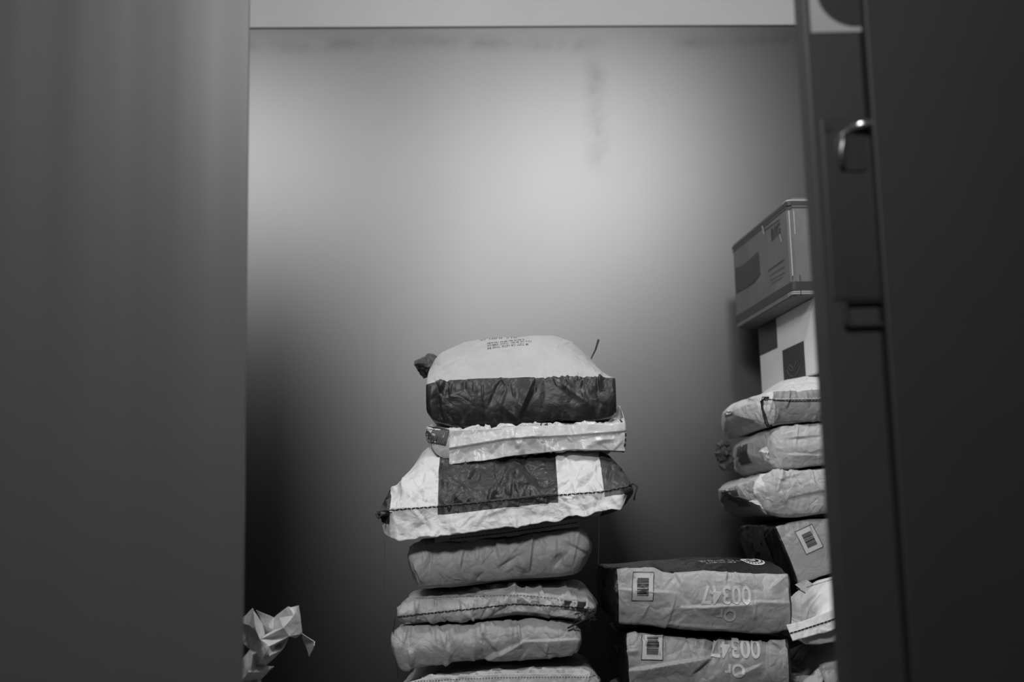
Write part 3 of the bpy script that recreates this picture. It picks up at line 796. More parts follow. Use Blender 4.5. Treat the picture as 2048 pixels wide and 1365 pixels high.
# ---- 7 kraft sack at the bottom of the picture
fr = Frame(1000, 2.52)
v, f, uv = sack(fr, top=[(800, 1372), (850, 1356), (900, 1348), (1000, 1340), (1100, 1336), (1170, 1338), (1200, 1350)],
    bot=[(796, 1425), (1000, 1430), (1200, 1425)],
    crest=[(800, 1366), (825, 1355), (850, 1346), (900, 1336), (980, 1326), (1050, 1322), (1150, 1318), (1180, 1322), (1200, 1340)],
    depth=.50, yc=.20, re=(.02, .03), rz=(.4, .5), fb=.012, pw=1.8, seed=77, nfold=34, namp=.0055, npuck=40, pamp=.004)
v = settle(fr, v, f)
t = bvh(v, f)
S7 = finish(fr, 'flour_sack', v, f, uv, [KRAFT_L], 'kraft sack cut off by the bottom edge, lowest seen of the middle stack', 'sack', GC, (), parts=True)
fl, fv, ff = ribbon(fr, t, [(812, 1366), (850, 1356), (1000, 1347), (1110, 1346), (1188, 1348)], [(812, 1392), (1000, 1385), (1190, 1385)], KRAFT_L, 'seam_flap', S7, off=.004, seed=13, rag=.0008, crump=.003, push=.004)
stitches(fr, [t, bvh(fv, ff)], [(830, 1363), (900, 1359), (1000, 1355), (1110, 1354), (1200, 1354)], S7, 'fine_stitching', dash=.003, gap=.003, r=.0006)

UPM = list(UP); UP.clear()
# ================================================================== LOW STACK WITH WHITE NUMBERS
GN = 'numbered sacks in the low stack'
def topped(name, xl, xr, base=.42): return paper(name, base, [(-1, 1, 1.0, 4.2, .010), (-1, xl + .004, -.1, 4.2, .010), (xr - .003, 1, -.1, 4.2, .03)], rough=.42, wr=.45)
BLK = dict(res=1.0)
fr = Frame(1405, 2.57)
topl = [(1236, 1135), (1262, 1134), (1308, 1136), (1326, 1146), (1400, 1145), (1510, 1150), (1530, 1147), (1576, 1149)]
botl = [(1228, 1247), (1290, 1251), (1360, 1257), (1430, 1260), (1500, 1268), (1535, 1269), (1578, 1262)]
v, f, uv = sack(fr, top=topl, bot=botl, crest=[(1232, 1131), (1300, 1124), (1380, 1119), (1450, 1117), (1520, 1120), (1555, 1128), (1577, 1140)],
    depth=.50, yc=.22, re=(.008, .008), rz=(.12, .12), fb=.020, pw=2.0, sidebulge=.002, seed=88, nfold=26, namp=.0040, npuck=16, pamp=.003, lowf=.003, kb=.004,
    folds=[((1365, 1215), (1500, 1208), .008, .004, .02), ((1232, 1178), (1345, 1186), .005, .003, .02), ((1480, 1202), (1578, 1205), .003, .002, .01), ((1345, 1246), (1460, 1256), .004, .003, .01), ((1540, 1175), (1575, 1150), .008, .004, .02), ((1230, 1155), (1268, 1140), .006, .005, .02)])
v = settle(fr, v, f)
t = bvh(v, f); dec = []
def numbers(fr, t, c1, c2, rot, bc, bseed):
    out = []
    tv, tf = text_vf('00347', .0520, .0010); a, b = project(t, tv, tf, *fr.px(*c1), math.pi + rot, sx=.80, off=.0018); out.append((a, b, 1))
    tv, tf = text_vf('Or', .0360, .0009); a, b = project(t, tv, tf, *fr.px(*c2), math.pi + rot, sx=.95, off=.0018); out.append((a, b, 1))
    a, b = project(t, *rectv(.0455, .058), *fr.px(*bc), rot, off=.0006, shear=.06); out.append((a, b, 2))
    V, F = barcode(.0455, .058, bseed); a, b = project(t, V, F, *fr.px(*bc), rot, off=.0022, shear=.06); out.append((a, b, 3))
    return out
INKP = plain('pale_number_ink', .66, .6)
LABK = plain('kraft_label_area', .52, .5)
dec += numbers(fr, t, (1449, 1188), (1450, 1228), -.035, (1284, 1173), 4)
xl = fr.px(1232, 1200)[0]; xr = fr.px(1577, 1200)[0]
# print on the black upper side: a ring badge and rows of small pale lettering
def ontop(px, py, yy=.10): return fr.px(px, py, yy)[0]
rv = []; rf = []
for k in range(40):
    a0 = 2 * math.pi * k / 40
    rv += [(.013 * math.cos(a0), .034 * math.sin(a0), 0), (.0235 * math.cos(a0), .070 * math.sin(a0), 0)]
rf = [(2 * k, 2 * k + 1, (2 * k + 3) % 80, (2 * k + 2) % 80) for k in range(40)]
a, b = project(t, rv, rf, ontop(1506, 1131, .13), .135, 0, mode='top', off=.001, grid=.02); dec.append((a, b, 1))
bv_, bf_ = disc(0, 0, .007, 0, 16); bv_ = [(p[0], p[2] * 2, 0) for p in bv_]
a, b = project(t, bv_, bf_, ontop(1506, 1131, .13), .135, 0, mode='top', off=.001, grid=.02); dec.append((a, b, 1))
for q in range(10):
    a0 = math.pi * (1.05 + .1 * q)
    a, b = project(t, *rectv(.0032, .012), ontop(1506, 1131, .13) + .0185 * math.cos(a0), .135 + .052 * math.sin(a0), 0, mode='top', off=.0016, grid=.02); dec.append((a, b, 3))
dec += [(a, b, 1) for a, b, _ in fakelines(t, ontop(1389, 1122, .15), .12, [.098], .0060, .02, sy=4)]
dec += [(a, b, 1) for a, b, _ in fakelines(t, ontop(1405, 1128, .13), .095, [.070], .0040, .02, sy=3)]
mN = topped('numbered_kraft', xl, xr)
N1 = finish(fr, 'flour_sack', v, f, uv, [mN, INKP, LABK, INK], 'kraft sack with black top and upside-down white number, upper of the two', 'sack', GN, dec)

fr = Frame(1413, 2.57)
v, f, uv = sack(fr, top=[(1250, 1268), (1262, 1264), (1320, 1268), (1330, 1272), (1440, 1278), (1530, 1279), (1577, 1273)],
    bot=[(1254, 1385), (1330, 1388), (1500, 1390), (1577, 1388)],
    crest=[(1250, 1262), (1300, 1255), (1400, 1260), (1500, 1268), (1577, 1268)], depth=.50, yc=.22, re=(.008, .008), rz=(.12, .12), fb=.018, pw=2.0, sidebulge=.002, seed=99,
    nfold=34, namp=.0045, npuck=20, pamp=.003, lowf=.004, kb=.004,
    folds=[((1428, 1275), (1425, 1318), -.014, .010, .02), ((1260, 1340), (1420, 1315), .010, .004, .025), ((1385, 1350), (1425, 1315), -.010, .006, .03), ((1326, 1270), (1330, 1300), .005, .003, .01), ((1250, 1303), (1275, 1300), .005, .003, .01), ((1470, 1350), (1520, 1328), .006, .003, .02)])
v = settle(fr, v, f)
t = bvh(v, f)
dec = numbers(fr, t, (1469, 1295), (1467, 1339), -.05, (1304, 1291), 9)
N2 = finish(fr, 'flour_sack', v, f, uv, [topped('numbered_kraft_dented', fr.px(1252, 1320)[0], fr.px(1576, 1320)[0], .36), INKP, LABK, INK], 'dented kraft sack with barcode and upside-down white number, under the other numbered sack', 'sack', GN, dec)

UPN = list(UP); UP.clear()
# ================================================================== RIGHT STACK, partly behind the door
GR = 'sacks in the right stack'
Frame.side = lambda s, px, py, x=0.0: (lambda d, o: (lambda q: (float(np.dot(q, s.ey)), float(q[2])))(CAM + d * (np.dot(o - CAM, s.ex) / np.dot(d, s.ex)) - s.o))(ray(px, py), s.o + s.ex * x)
CARD = plain('brown_cardboard', .14, .7, var=.12, scale=14, bump=.3)
CARDW = plain('white_cardboard', .78, .5, var=.05)
PRN = plain('box_print_dark', .035, .6)
PRM = plain('box_print_mid', .10, .6)
TAPE = plain('worn_white_edge', .40, .6)
def quad_side(fr, pts, off, x=0.0):
    return [(x - off, *fr.side(p[0], p[1], x)) for p in pts]
# ---- upper box
fb_ = Frame(1579, 2.90, math.radians(5.6), py=480); 
zt_ = fb_.px(1579, 398)[1]; zb_ = fb_.px(1588, 592)[1]
BW, BD = .36, .50
def carton(fr, name, z0, z1, W, D, mat, label, group=None):
    rt = empty(name, (float(fr.o[0]), float(fr.o[1]), z0), fr.yaw); H = z1 - z0
    tag(rt, label, 'box', group); return rt, H
rtB, H = carton(fb_, 'cardboard_box', zb_, zt_, BW, BD, CARD, 'brown cardboard box with dark edge stripes, on top of the white box')
# body: soft-edged, slightly bowed shell
def carton_body(W, D, H, mat, parent, seed, bow=.004, r=.008):
    bm = bmesh.new(); bmesh.ops.create_cube(bm, size=1)
    for p in bm.verts: p.co = Vector(((p.co.x + .5) * W, (p.co.y + .5) * D, (p.co.z + .5) * H))
    bmesh.ops.bevel(bm, geom=[e for e in bm.edges if abs(e.verts[0].co.z - e.verts[1].co.z) > H * .5], offset=r, segments=4, affect='EDGES')
    bmesh.ops.bevel(bm, geom=[e for e in bm.edges if e.calc_face_angle(0) > 1.2], offset=.0025, segments=2, affect='EDGES')
    vs = [tuple(p.co) for p in bm.verts]; fs = [tuple(q.index for q in p.verts) for p in bm.faces]; bm.free()
    return obj('box_body', vs, fs, mat, parent, False)
carton_body(BW, BD, H, CARD, rtB, 1)
def band(W, D, z0, z1, off, mat, name, parent, r=.008):
    # a printed stripe running round the near corner: side, corner, front
    path = [(-off, D)] + [(-off, r)] + [(r - (r + off) * math.cos(a), r - (r + off) * math.sin(a)) for a in (math.radians(20), math.radians(45), math.radians(70))] + [(r, -off), (W, -off)]
    n = len(path); v = [(x, y, z0) for x, y in path] + [(x, y, z1) for x, y in path]
    return v, [(k, k + n, k + n + 1, k + 1)[::-1] for k in range(n - 1)]
mb = MB()
for z0, z1 in ((H - .0165, H - .0065), (H - .0235, H - .0200), (.014, .036)):
    v, f = band(BW, BD, z0, z1, .0008, None, None, None); mb.add([(x, y, z) for x, y, z in v], f, 0)
def onside(pts, m, off=.0014):
    q = quad_side(fb_, pts, off); mb.add([(x, y, z - zb_) for x, y, z in q], [tuple(range(len(q)))], m)
onside([(1471, 537), (1482, 533), (1497, 522), (1517, 503), (1521, 549), (1508, 566), (1489, 578), (1473, 586)], 0)
for (a_, b_) in (((1537, 541), (1569, 518)), ((1540, 550), (1569, 532)), ((1541, 559), (1571, 543)), ((1543, 566), (1565, 553))):
    onside([(a_[0], a_[1] + 2.2), a_, b_, (b_[0], b_[1] + 2.2)], 1 if a_[1] > 545 else 0)
# taped delivery label outline and marks
onside([(1524, 452), (1526, 451), (1530, 468), (1528, 469)], 2)
onside([(1558, 466), (1560, 465), (1565, 483), (1563, 484)], 2)
onside([(1528, 463), (1560, 440), (1560, 438), (1528, 461)], 0)
mb.build('printed_marks', [PRN, PRM, TAPE], rtB)
tv, tf = text_vf('B/IG', .042, .0008)
cy, cz = fb_.side(1552, 464); 
vv = [(-.0016, cy - p[0] * 1.0, cz - zb_ + p[1]) for p in tv]
obj('box_lettering', vv, tf, PRN, rtB, False)
mb = MB()   # pale frayed edges where the outer paper has rubbed off
for z in (H - .0035, .006, .0105):
    v, f = band(.10, .035, z - .0012, z + .0012, .0010, None, None, None); mb.add(v, f)
mb.box(.001, .0035, -.0012, .0, .05, H - .03).box(.014, .0155, -.0012, .0, H - .09, H - .03)
mb.build('worn_edge', TAPE, rtB)
MB().box(.012, BW, .004, .20, H, H + .0035).build('box_flap', CARD, rtB)
MB().box(.0195, .0215, -.0016, 0, .0, .052).build('flap_slit', PRN, rtB)

# ---- white box
fw_ = Frame(1645, 2.88, math.radians(5.6), py=700)
zw0 = fw_.px(1640, 762, .17)[1] + .005; zw1 = zb_ - .001
rtW, HW = carton(fw_, 'white_box', zw0, zw1, .34, .50, CARDW, 'white box with a dark square emblem, between the brown box and the sacks')
carton_body(.34, .50, HW, CARDW, rtW, 2, r=.003)
mb = MB()
def onsideW(pts, m, off=.0012):
    q = quad_side(fw_, pts, off); mb.add([(x, y, z - zw0) for x, y, z in q], [tuple(range(len(q)))], m)
y0_, _ = fw_.side(1524, 650); y1_, _ = fw_.side(1553, 650); _, za = fw_.side(1553, 695); _, zb2 = fw_.side(1524, 712)
zlow = (za + zb2) / 2 - zw0
mb.add([(-.0012, .498, zlow), (-.0012, y1_, zlow), (-.0012, y1_, HW), (-.0012, .498, HW)], [(0, 3, 2, 1)], 0)
ya, z1_ = fw_.side(1565, 699); yb, z2_ = fw_.side(1608, 685); _, z3_ = fw_.side(1572, 763)
zt2 = (z1_ + z2_) / 2 - zw0; zb3 = zt2 - .098
mb.add([(-.0012, ya, zb3), (-.0012, yb, zb3), (-.0012, yb, zt2), (-.0012, ya, zt2)], [(0, 3, 2, 1)], 0)
mb.build('printed_panel', PRN, rtW)
# crescent emblem in thin pale lines
cy = (ya + yb) / 2; cz = (zt2 + zb3) / 2; mb = MB(); sY = abs(ya - yb) / .098
for rad, dz, w0 in ((.030, .0, 1.0), (.024, .006, .9), (.012, .006, 1.0)):
    pts = [(-.0022, cy + rad * sY * math.cos(a), cz + dz + rad * w0 * math.sin(a)) for a in np.linspace(math.radians(195), math.radians(345), 16)]
    mb.tube(pts, .0008, 4)
mb.tube([(-.0022, cy + .02 * sY, cz + .006), (-.0022, cy, cz - .012), (-.0022, cy - .02 * sY, cz + .006)], .0008, 4)
mb.build('emblem', plain('emblem_line', .16, .6), rtW)

bxv, bxf = box_vf(0, .34, 0, .50, 0, HW)
_w = [tuple(float(q) for q in (fw_.o + fw_.ex * p[0] + fw_.ey * p[1] + np.array([0, 0, zw0 + p[2]]))) for p in bxv]
UP.append((BVHTree.FromPolygons([Vector(p) for p in _w], bxf), np.array(_w).min(0), np.array(_w).max(0)))
# ---- three upper sacks with rounded gusset sides
yR = math.radians(1.6)
fr = Frame(1640, 2.85, yR)
v, f, uv = sack(fr, top=[(1519, 803), (1530, 792), (1543, 782), (1577, 781), (1640, 780), (1800, 776)],
    bot=[(1519, 840), (1530, 856), (1560, 848), (1640, 842), (1800, 835)],
    crest=[(1519, 800), (1530, 785), (1550, 768), (1600, 759), (1650, 757), (1800, 755)],
    depth=.46, yc=.24, re=(.030, .03), rz=(.14, .3), fb=.012, pw=2.6, seed=101, nfold=24, namp=.004, npuck=30, pamp=.0035, sidebulge=.03, backdrop=-.012,
    folds=[((1579, 785), (1572, 815), .007, .003, .012), ((1540, 800), (1560, 840), .005, .004, .016), ((1545, 790), (1536, 830), .006, .004, .012)])
v = settle(fr, v, f)
t = bvh(v, f)
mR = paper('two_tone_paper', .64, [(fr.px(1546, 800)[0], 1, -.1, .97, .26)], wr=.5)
R1 = finish(fr, 'flour_sack', v, f, uv, [mR], 'bright-topped sack with a sewn front, directly under the white box', 'sack', GR, (), parts=True)
stitches(fr, [t], [(1548, 800), (1577, 800), (1640, 799), (1700, 798)], R1, 'seam_stitching', mat=THREAD_L, dash=.006, gap=.002, r=.0018, off=.002)
stitches(fr, [t], [(1528, 800), (1577, 804), (1640, 803), (1700, 802)], R1, 'seam_cord', dash=.006, gap=.001, r=.0012)
mb = MB(); rg = random.Random(8)
for k in range(5):
    pts = []
    for (a_, b_) in ((1536, 797), (1526, 797), (1521, 806), (1523, 818), (1527, 832), (1530, 845), (1535, 856), (1540, 852)):
        x, z = fr.px(a_ + rg.uniform(-3, 3), b_ + rg.uniform(-2, 2)); pts.append((x, -.006 - rg.random() * .006, z))
    mb.tube(pts, .0016, 5)
mb.build('corner_cord', THREAD, R1, True)

fr = Frame(1640, 2.86, math.radians(.8))
v, f, uv = sack(fr, top=[(1540, 866), (1552, 854), (1580, 851), (1640, 848), (1800, 842)], bot=[(1540, 925), (1552, 940), (1580, 938), (1640, 931), (1800, 925)],
    crest=[(1540, 866), (1552, 852), (1580, 850), (1640, 846), (1800, 840)],
    depth=.46, yc=.17, re=(.035, .03), rz=(.16, .3), fb=.014, pw=2.4, seed=111, nfold=26, namp=.0035, npuck=20, pamp=.003, sidebulge=.02, backdrop=.006,
    folds=[((1570, 880), (1640, 874), -.004, .003, .02), ((1570, 910), (1640, 912), .003, .003, .01), ((1565, 870), (1590, 862), .004, .003, .01)])
v = settle(fr, v, f)
t = bvh(v, f)
def project_side(tree, v2, f, cy, cz, rot=0, off=.0012, grid=.012):
    ca, sa = math.cos(rot), math.sin(rot); out = []; bad = set()
    bm = bmesh.new(); vs = [bm.verts.new((p[0], p[1], 0)) for p in v2]
    for q in f: bm.faces.new([vs[k] for k in q])
    bmesh.ops.subdivide_edges(bm, edges=bm.edges[:], cuts=3, use_grid_fill=True); bm.verts.index_update()
    for k, p in enumerate(bm.verts):
        Y = cy + p.co.x * ca - p.co.y * sa; Z = cz + p.co.x * sa + p.co.y * ca
        h = tree.ray_cast(Vector((-1.5, Y, Z)), Vector((1, 0, 0)))
        if h[0] is None: bad.add(k); out.append((0, Y, Z)); continue
        out.append((h[0].x - off, h[0].y, h[0].z))
    fs = [tuple(k.index for k in q.verts) for q in bm.faces if not any(k.index in bad for k in q.verts)]; bm.free()
    return out, fs
dec = []
fx = fr.px(1538, 890)[0]
ys_, zs_ = fr.side(1497, 910, fx)
a, b = project_side(t, *rectv(.155, .048), ys_, zs_, 0); dec.append((a, b, 1))
V = []; F = []
for k in range(14):
    x = -.018 + k * .0045; V += [(x, -.02, 0), (x + .0013, -.02, 0), (x + .0013, .018, 0), (x, .018, 0)]; F.append((4 * k, 4 * k + 1, 4 * k + 2, 4 * k + 3))
a, b = project_side(t, V, F, ys_ + .015, zs_, 0, off=.0022); dec.append((a, b, 2))
R2 = finish(fr, 'flour_sack', v, f, uv, [KRAFT_L, plain('dark_label_print', .06, .5), plain('label_line', .22, .5)], 'kraft sack with a twisted dark tail at its far end, second below the white box', 'sack', GR, dec, parts=True)
# torn white lining at the corner
def torn(fr, name, parent, poly, y, mat, seed, bulge=.012):
    """a rumpled torn scrap: traced outline, puffed forward"""
    rg = random.Random(seed); P = [fr.px(*p) for p in poly]; c = np.mean(P, 0); n = len(P); v = []; f = []
    rings = (1, .82, .6, .35); 
    for s_ in rings:
        for (x, z) in P:
            v.append((c[0] + (x - c[0]) * s_ + rg.uniform(-.0012, .0012), y - bulge * (1 - s_ ** 2) - rg.uniform(0, .005), c[1] + (z - c[1]) * s_ + rg.uniform(-.0012, .0012)))
    v.append((c[0], y - bulge - .003, c[1]))
    for r in range(3):
        for k in range(n): f.append((r * n + k, (r + 1) * n + k, (r + 1) * n + (k + 1) % n, r * n + (k + 1) % n))
    for k in range(n): f.append((3 * n + k, 4 * n, 3 * n + (k + 1) % n))
    k0 = len(v); v += [(p[0], y + .006, p[1]) for p in P]
    f += [(k, (k + 1) % n, k0 + (k + 1) % n, k0 + k) for k in range(n)]; f.append(tuple(range(k0, k0 + n)))
    return obj(name, v, f, mat, parent, False)
torn(fr, 'torn_lining', R2, [(1530, 896), (1536, 893), (1544, 895), (1546, 905), (1541, 910), (1545, 918), (1543, 923), (1536, 921), (1531, 912), (1524, 902)], .03, WHITE, 2, .016)
# twisted tail
mb = MB(); rg = random.Random(12)
def pp(a_, b_, y): x, z = fr.px(a_, b_, y); return (x, y, z)
mb.tube([pp(1462, 925, .36), pp(1452, 915, .36), pp(1440, 918, .35), pp(1436, 905, .34), pp(1438, 892, .34), pp(1447, 886, .34), pp(1456, 890, .34), pp(1458, 900, .34), pp(1452, 906, .33), pp(1447, 900, .33)], [.016, .012, .010, .010, .009, .009, .008, .008, .008, .006], 8)
mb.tube([pp(1462, 930, .37), pp(1447, 932, .36), pp(1438, 926, .36)], [.016, .014, .006], 8)
mb.build('twisted_tail', paper('tail_paper', .10, wr=.9, wscale=50), R2, False)

fr = Frame(1640, 2.85, yR)
v, f, uv = sack(fr, top=[(1512, 960), (1528, 950), (1550, 945), (1600, 940), (1645, 936), (1800, 930)], bot=[(1516, 1005), (1530, 1024), (1560, 1034), (1600, 1034), (1645, 1026), (1800, 1015)],
    crest=[(1512, 958), (1528, 948), (1550, 944), (1600, 939), (1645, 935), (1800, 928)],
    depth=.46, yc=.17, re=(.04, .03), rz=(.18, .3), fb=.016, pw=2.6, seed=121, nfold=44, namp=.0045, npuck=20, pamp=.003, sidebulge=.035, backdrop=.006,
    folds=[((1575, 1000), (1645, 985), -.006, .005, .03), ((1560, 985), (1572, 1005), .006, .003, .012), ((1625, 965), (1645, 985), .006, .004, .012), ((1600, 945), (1560, 960), .005, .006, .02)])
v = settle(fr, v, f)
t = bvh(v, f); dec = []
fx = fr.px(1512, 990)[0]; ys_, zs_ = fr.side(1482, 998, fx)
a, b = project_side(t, *rectv(.13, .040), ys_, zs_, 0); dec.append((a, b, 1))
R3 = finish(fr, 'flour_sack', v, f, uv, [paper('torn_sack_paper', .48, wr=.7), plain('faded_label_print', .15, .5)], 'pale sack with a torn front corner, resting on the tilted barcoded sack', 'sack', GR, dec, parts=True)
torn(fr, 'torn_lining', R3, [(1512, 965), (1524, 948), (1545, 946), (1556, 955), (1560, 975), (1556, 997), (1545, 1000), (1530, 1000), (1520, 998), (1510, 990), (1508, 978)], .012, WHITE, 3, .016)
torn(fr, 'torn_flap', R3, [(1502, 1003), (1516, 999), (1530, 1004), (1532, 1018), (1538, 1030), (1528, 1024), (1518, 1010)], .02, WHITE, 4, .010)

# ---- tilted sack with a barcode
tilt = math.radians(-19)
c0 = at(1597, 1098, 2.86)
Wd, Hh = .33, .150
class Flat(Frame):
    def __init__(s): s.o = np.array([c0[0], c0[1], c0[2]]); s.yaw = 0
flf = Flat()
def loc_px(x, z): return x, z
class LF:
    """frame whose 'pixels' are already local metres"""
    def __init__(s, o): s.o = np.array(o); s.yaw = 0.0
    def px(s, a_, b_, y=0.0): return a_, b_
lf = LF(c0)
v, f, uv = sack(lf, top=[(-.036, .070), (.0, .067), (.05, .058), (.15, .026)], bot=[(-.036, -.060), (-.026, -.078), (.0, -.080), (.10, -.082), (.15, -.07)],
    crest=[(-.036, .072), (.0, .069), (.05, .060), (.15, .028)], depth=.50, yc=.22, re=(.006, .01), rz=(.08, .15), fb=.012, seed=131, nfold=14, namp=.003, npuck=8, pamp=.002, kb=.004, sidebulge=.01)
v = settle(lf, v, f, rot=tilt)
t = bvh(v, f); dec = []
a, b = project(t, *rectv(.0455, .058), .030, .012, .06, off=.0006); dec.append((a, b, 1))
V, F = barcode(.0455, .058, 6); a, b = project(t, V, F, .030, .012, .06, off=.0013); dec.append((a, b, 2))
a, b = project_side(t, *rectv(.16, .115), .20, .01, .0); dec.append((a, b, 3))
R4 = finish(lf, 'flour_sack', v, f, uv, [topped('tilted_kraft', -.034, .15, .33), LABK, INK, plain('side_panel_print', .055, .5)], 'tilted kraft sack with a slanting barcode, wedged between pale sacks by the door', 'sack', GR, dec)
R4.rotation_euler = (0, tilt, 0)

# ---- white sack with sewn band, and the one under it
fr = Frame(1640, 2.53)
v, f, uv = sack(fr, top=[(1597, 1252), (1602, 1246), (1640, 1230), (1700, 1210), (1800, 1185)], bot=[(1597, 1272), (1605, 1287), (1640, 1290), (1700, 1280), (1800, 1262)],
    crest=[(1596, 1246), (1597, 1230), (1604, 1206), (1622, 1180), (1645, 1164), (1700, 1150), (1800, 1140)],
    depth=.44, yc=.20, re=(.010, .03), rz=(.2, .3), fb=.010, pw=2.0, seed=141, sidebulge=.002, nfold=20, namp=.002, npuck=20, pamp=.003, kb=.004)
v = settle(fr, v, f)
t = bvh(v, f)
R5 = finish(fr, 'flour_sack', v, f, uv, [paper('bright_white_paper', .86, wr=.35)], 'bright white sack with a dark-stitched band, beside the numbered sacks and against the door', 'sack', GR, (), parts=True)
fl, fv, ff = ribbon(fr, t, [(1571, 1250), (1600, 1244), (1640, 1229), (1700, 1206), (1800, 1180)], [(1580, 1281), (1600, 1276), (1640, 1265), (1700, 1245), (1800, 1220)], WHITE, 'seam_flap', R5, off=.008, seed=15, rag=.0006, crump=.003, push=.016, m=14)
ft = bvh(fv, ff)
stitches(fr, [ft], [(1576, 1266), (1600, 1259), (1640, 1246), (1700, 1226)], R5, dash=.007, gap=.0012, r=.0015)
mb = MB()
P = [pl(fr, [p]) for p in ()]
tb = [fr.px(*p, .12) for p in ((1590, 1170), (1613, 1160), (1628, 1170), (1609, 1186))]
tb2 = [fr.px(*p, .12) for p in ((1594, 1177), (1610, 1188))]
mb = MB().add([(x, .12 + dy, z) for dy in (0, .002) for x, z in tb], [(0, 3, 2, 1), (4, 5, 6, 7), (0, 1, 5, 4), (1, 2, 6, 5), (2, 3, 7, 6), (3, 0, 4, 7)], 0)
mb.tube([(tb2[0][0] - .002, .117, tb2[0][1]), (tb2[1][0], .117, tb2[1][1] + .001)], .0011, 5, m=1)
mb.build('folded_tab', [KRAFT_L, THREAD], R5)
stitches(fr, [t], [(1612, 1176), (1630, 1170), (1660, 1161), (1700, 1150)], R5, 'fine_stitching', dash=.008, gap=.0008, r=.0006)

fr = Frame(1650, 2.55)
v, f, uv = sack(fr, top=[(1607, 1360), (1620, 1350), (1640, 1340), (1700, 1325), (1800, 1310)], bot=[(1610, 1400), (1640, 1410), (1800, 1405)],
    crest=[(1606, 1345), (1610, 1330), (1622, 1310), (1640, 1296), (1700, 1290), (1800, 1285)],
    depth=.44, yc=.18, re=(.012, .03), rz=(.25, .3), fb=.010, pw=2.0, seed=151, nfold=40, namp=.006, npuck=20, pamp=.004, kb=.004,
    folds=[((1648, 1300), (1660, 1325), -.012, .006, .02), ((1632, 1300), (1640, 1320), .008, .004, .01)])
v = settle(fr, v, f)
t = bvh(v, f)
R6 = finish(fr, 'flour_sack', v, f, uv, [WHITE], 'rumpled white sack at the bottom edge, below the dark-stitched white sack', 'sack', GR, (), parts=True)
fl, fv, ff = ribbon(fr, t, [(1632, 1350), (1650, 1341), (1668, 1332), (1720, 1315)], [(1640, 1385), (1668, 1368), (1720, 1350)], WHITE, 'seam_flap', R6, off=.004, seed=16, rag=.0008, crump=.004, push=.004, n=60)
stitches(fr, [bvh(fv, ff)], [(1640, 1366), (1650, 1358), (1668, 1347), (1720, 1330)], R6, dash=.007, gap=.0012, r=.0015)

# ================================================================== RUMPLED PAPER SACK, lower left
YP = 2.45
def q3(px, py, dy=0.0): return tuple(float(k) for k in at(px, py, YP + dy))
K = dict(A=(503, 1218, .00), B=(478, 1244, .04), B2=(476, 1290, .06), C=(484, 1286, .02), D=(499.6, 1300, .03), E=(505, 1220, -.02), F=(526, 1250, .02), G=(532, 1269, .03),
    H=(511, 1221, .01), I=(548.4, 1236, .03), J=(577, 1214, .00), J2=(582, 1216, .02), K=(598, 1212, -.01), L=(601, 1248, .00), M=(604, 1268, .01), N=(629, 1284, .01), N2=(628, 1292, .0), O=(619.5, 1314, .03),
    P=(607, 1280, .05), Q=(567, 1257, -.03), R=(579.6, 1273, -.02), S=(548, 1261, .02), T=(521, 1280, -.01), U=(538, 1294, -.05), V=(516, 1306, -.01), W=(527, 1322, -.03),
    X=(566, 1300, .00), X2=(556, 1292, .01), Z=(532, 1332, .01), MM=(593, 1277, .05), a=(498, 1252, -.02), b=(512, 1262, -.04), c=(497, 1272, .03), d=(588, 1232, -.015), e=(560, 1236, .01),
    f=(483, 1322, .03), g=(505, 1310, -.01), h=(483, 1362, -.01), i=(515, 1330, .015), j=(540, 1312, -.045), k=(496, 1345, -.03), l=(525, 1345, .0), m=(515, 1366, .02), n=(548, 1334, .05))
KK = list(K); KI = {k: i for i, k in enumerate(KK)}
kv = [q3(*K[k]) for k in KK]
tri = ['ABa', 'AaE', 'Eab', 'EbF', 'Bca', 'acb', 'BCc', 'cCD', 'cDT', 'cTb', 'bTG', 'FbG', 'HFI', 'FSI', 'FGS', 'GTS', 'IeS', 'IJe', 'SeQ', 'eJd', 'edQ', 'dJJ2', 'dJ2K', 'dKL', 'QdL', 'QLR', 'RLM', 'MM P', 'RMMM',
       'MPN', 'NPO', 'NON2', 'TSQ', 'TQR', 'TRU', 'URX2', 'X2RX', 'TUV', 'UVW', 'UWj', 'UjX2', 'X2jX', 'jWZ', 'jZX', 'DVT', 'DgV', 'Dfg', 'Vgi', 'ViW', 'WiZ', 'fhk', 'fkg', 'gki', 'kil', 'ilZ', 'khm', 'kml', 'lmn', 'lnZ']
def toks(s):
    out = []; i = 0; s = s.replace(' ', '')
    names = sorted(KK, key=lambda q: -len(q))
    while i < len(s):
        for nm in names:
            if s.startswith(nm, i): out.append(KI[nm]); i += len(nm); break
        else: i += 1
    return out
kf = [tuple(toks(t_)) for t_ in tri]; kf = [q for q in kf if len(q) == 3 and len(set(q)) == 3]
bm = bmesh.new(); bvs = [bm.verts.new(p) for p in kv]
for q in kf:
    try: bm.faces.new([bvs[k] for k in q])
    except ValueError: pass
bmesh.ops.recalc_face_normals(bm, faces=bm.faces[:])
for _ in range(2): bmesh.ops.subdivide_edges(bm, edges=bm.edges[:], cuts=1, use_grid_fill=True)
for p in bm.verts:
    s_ = vnoise(np.array(p.co.x * 45), np.array(p.co.z * 45), 4); p.co.y += float(s_) * .010; p.co.x += float(vnoise(np.array(p.co.x * 60), np.array(p.co.z * 60), 7)) * .003
vs = [tuple(p.co) for p in bm.verts]; fs = [tuple(q.index for q in p.verts) for p in bm.faces]; bm.free()
pb = at(500, 1360, YP)
BAGP = paper('rumpled_bag_paper', .72, wr=.5)
bag = empty('paper_bag', (float(pb[0]), YP, 0)); tag(bag, 'empty rumpled paper bag with a crumpled open mouth, standing by the left partition', 'bag')
bo = pb[0]
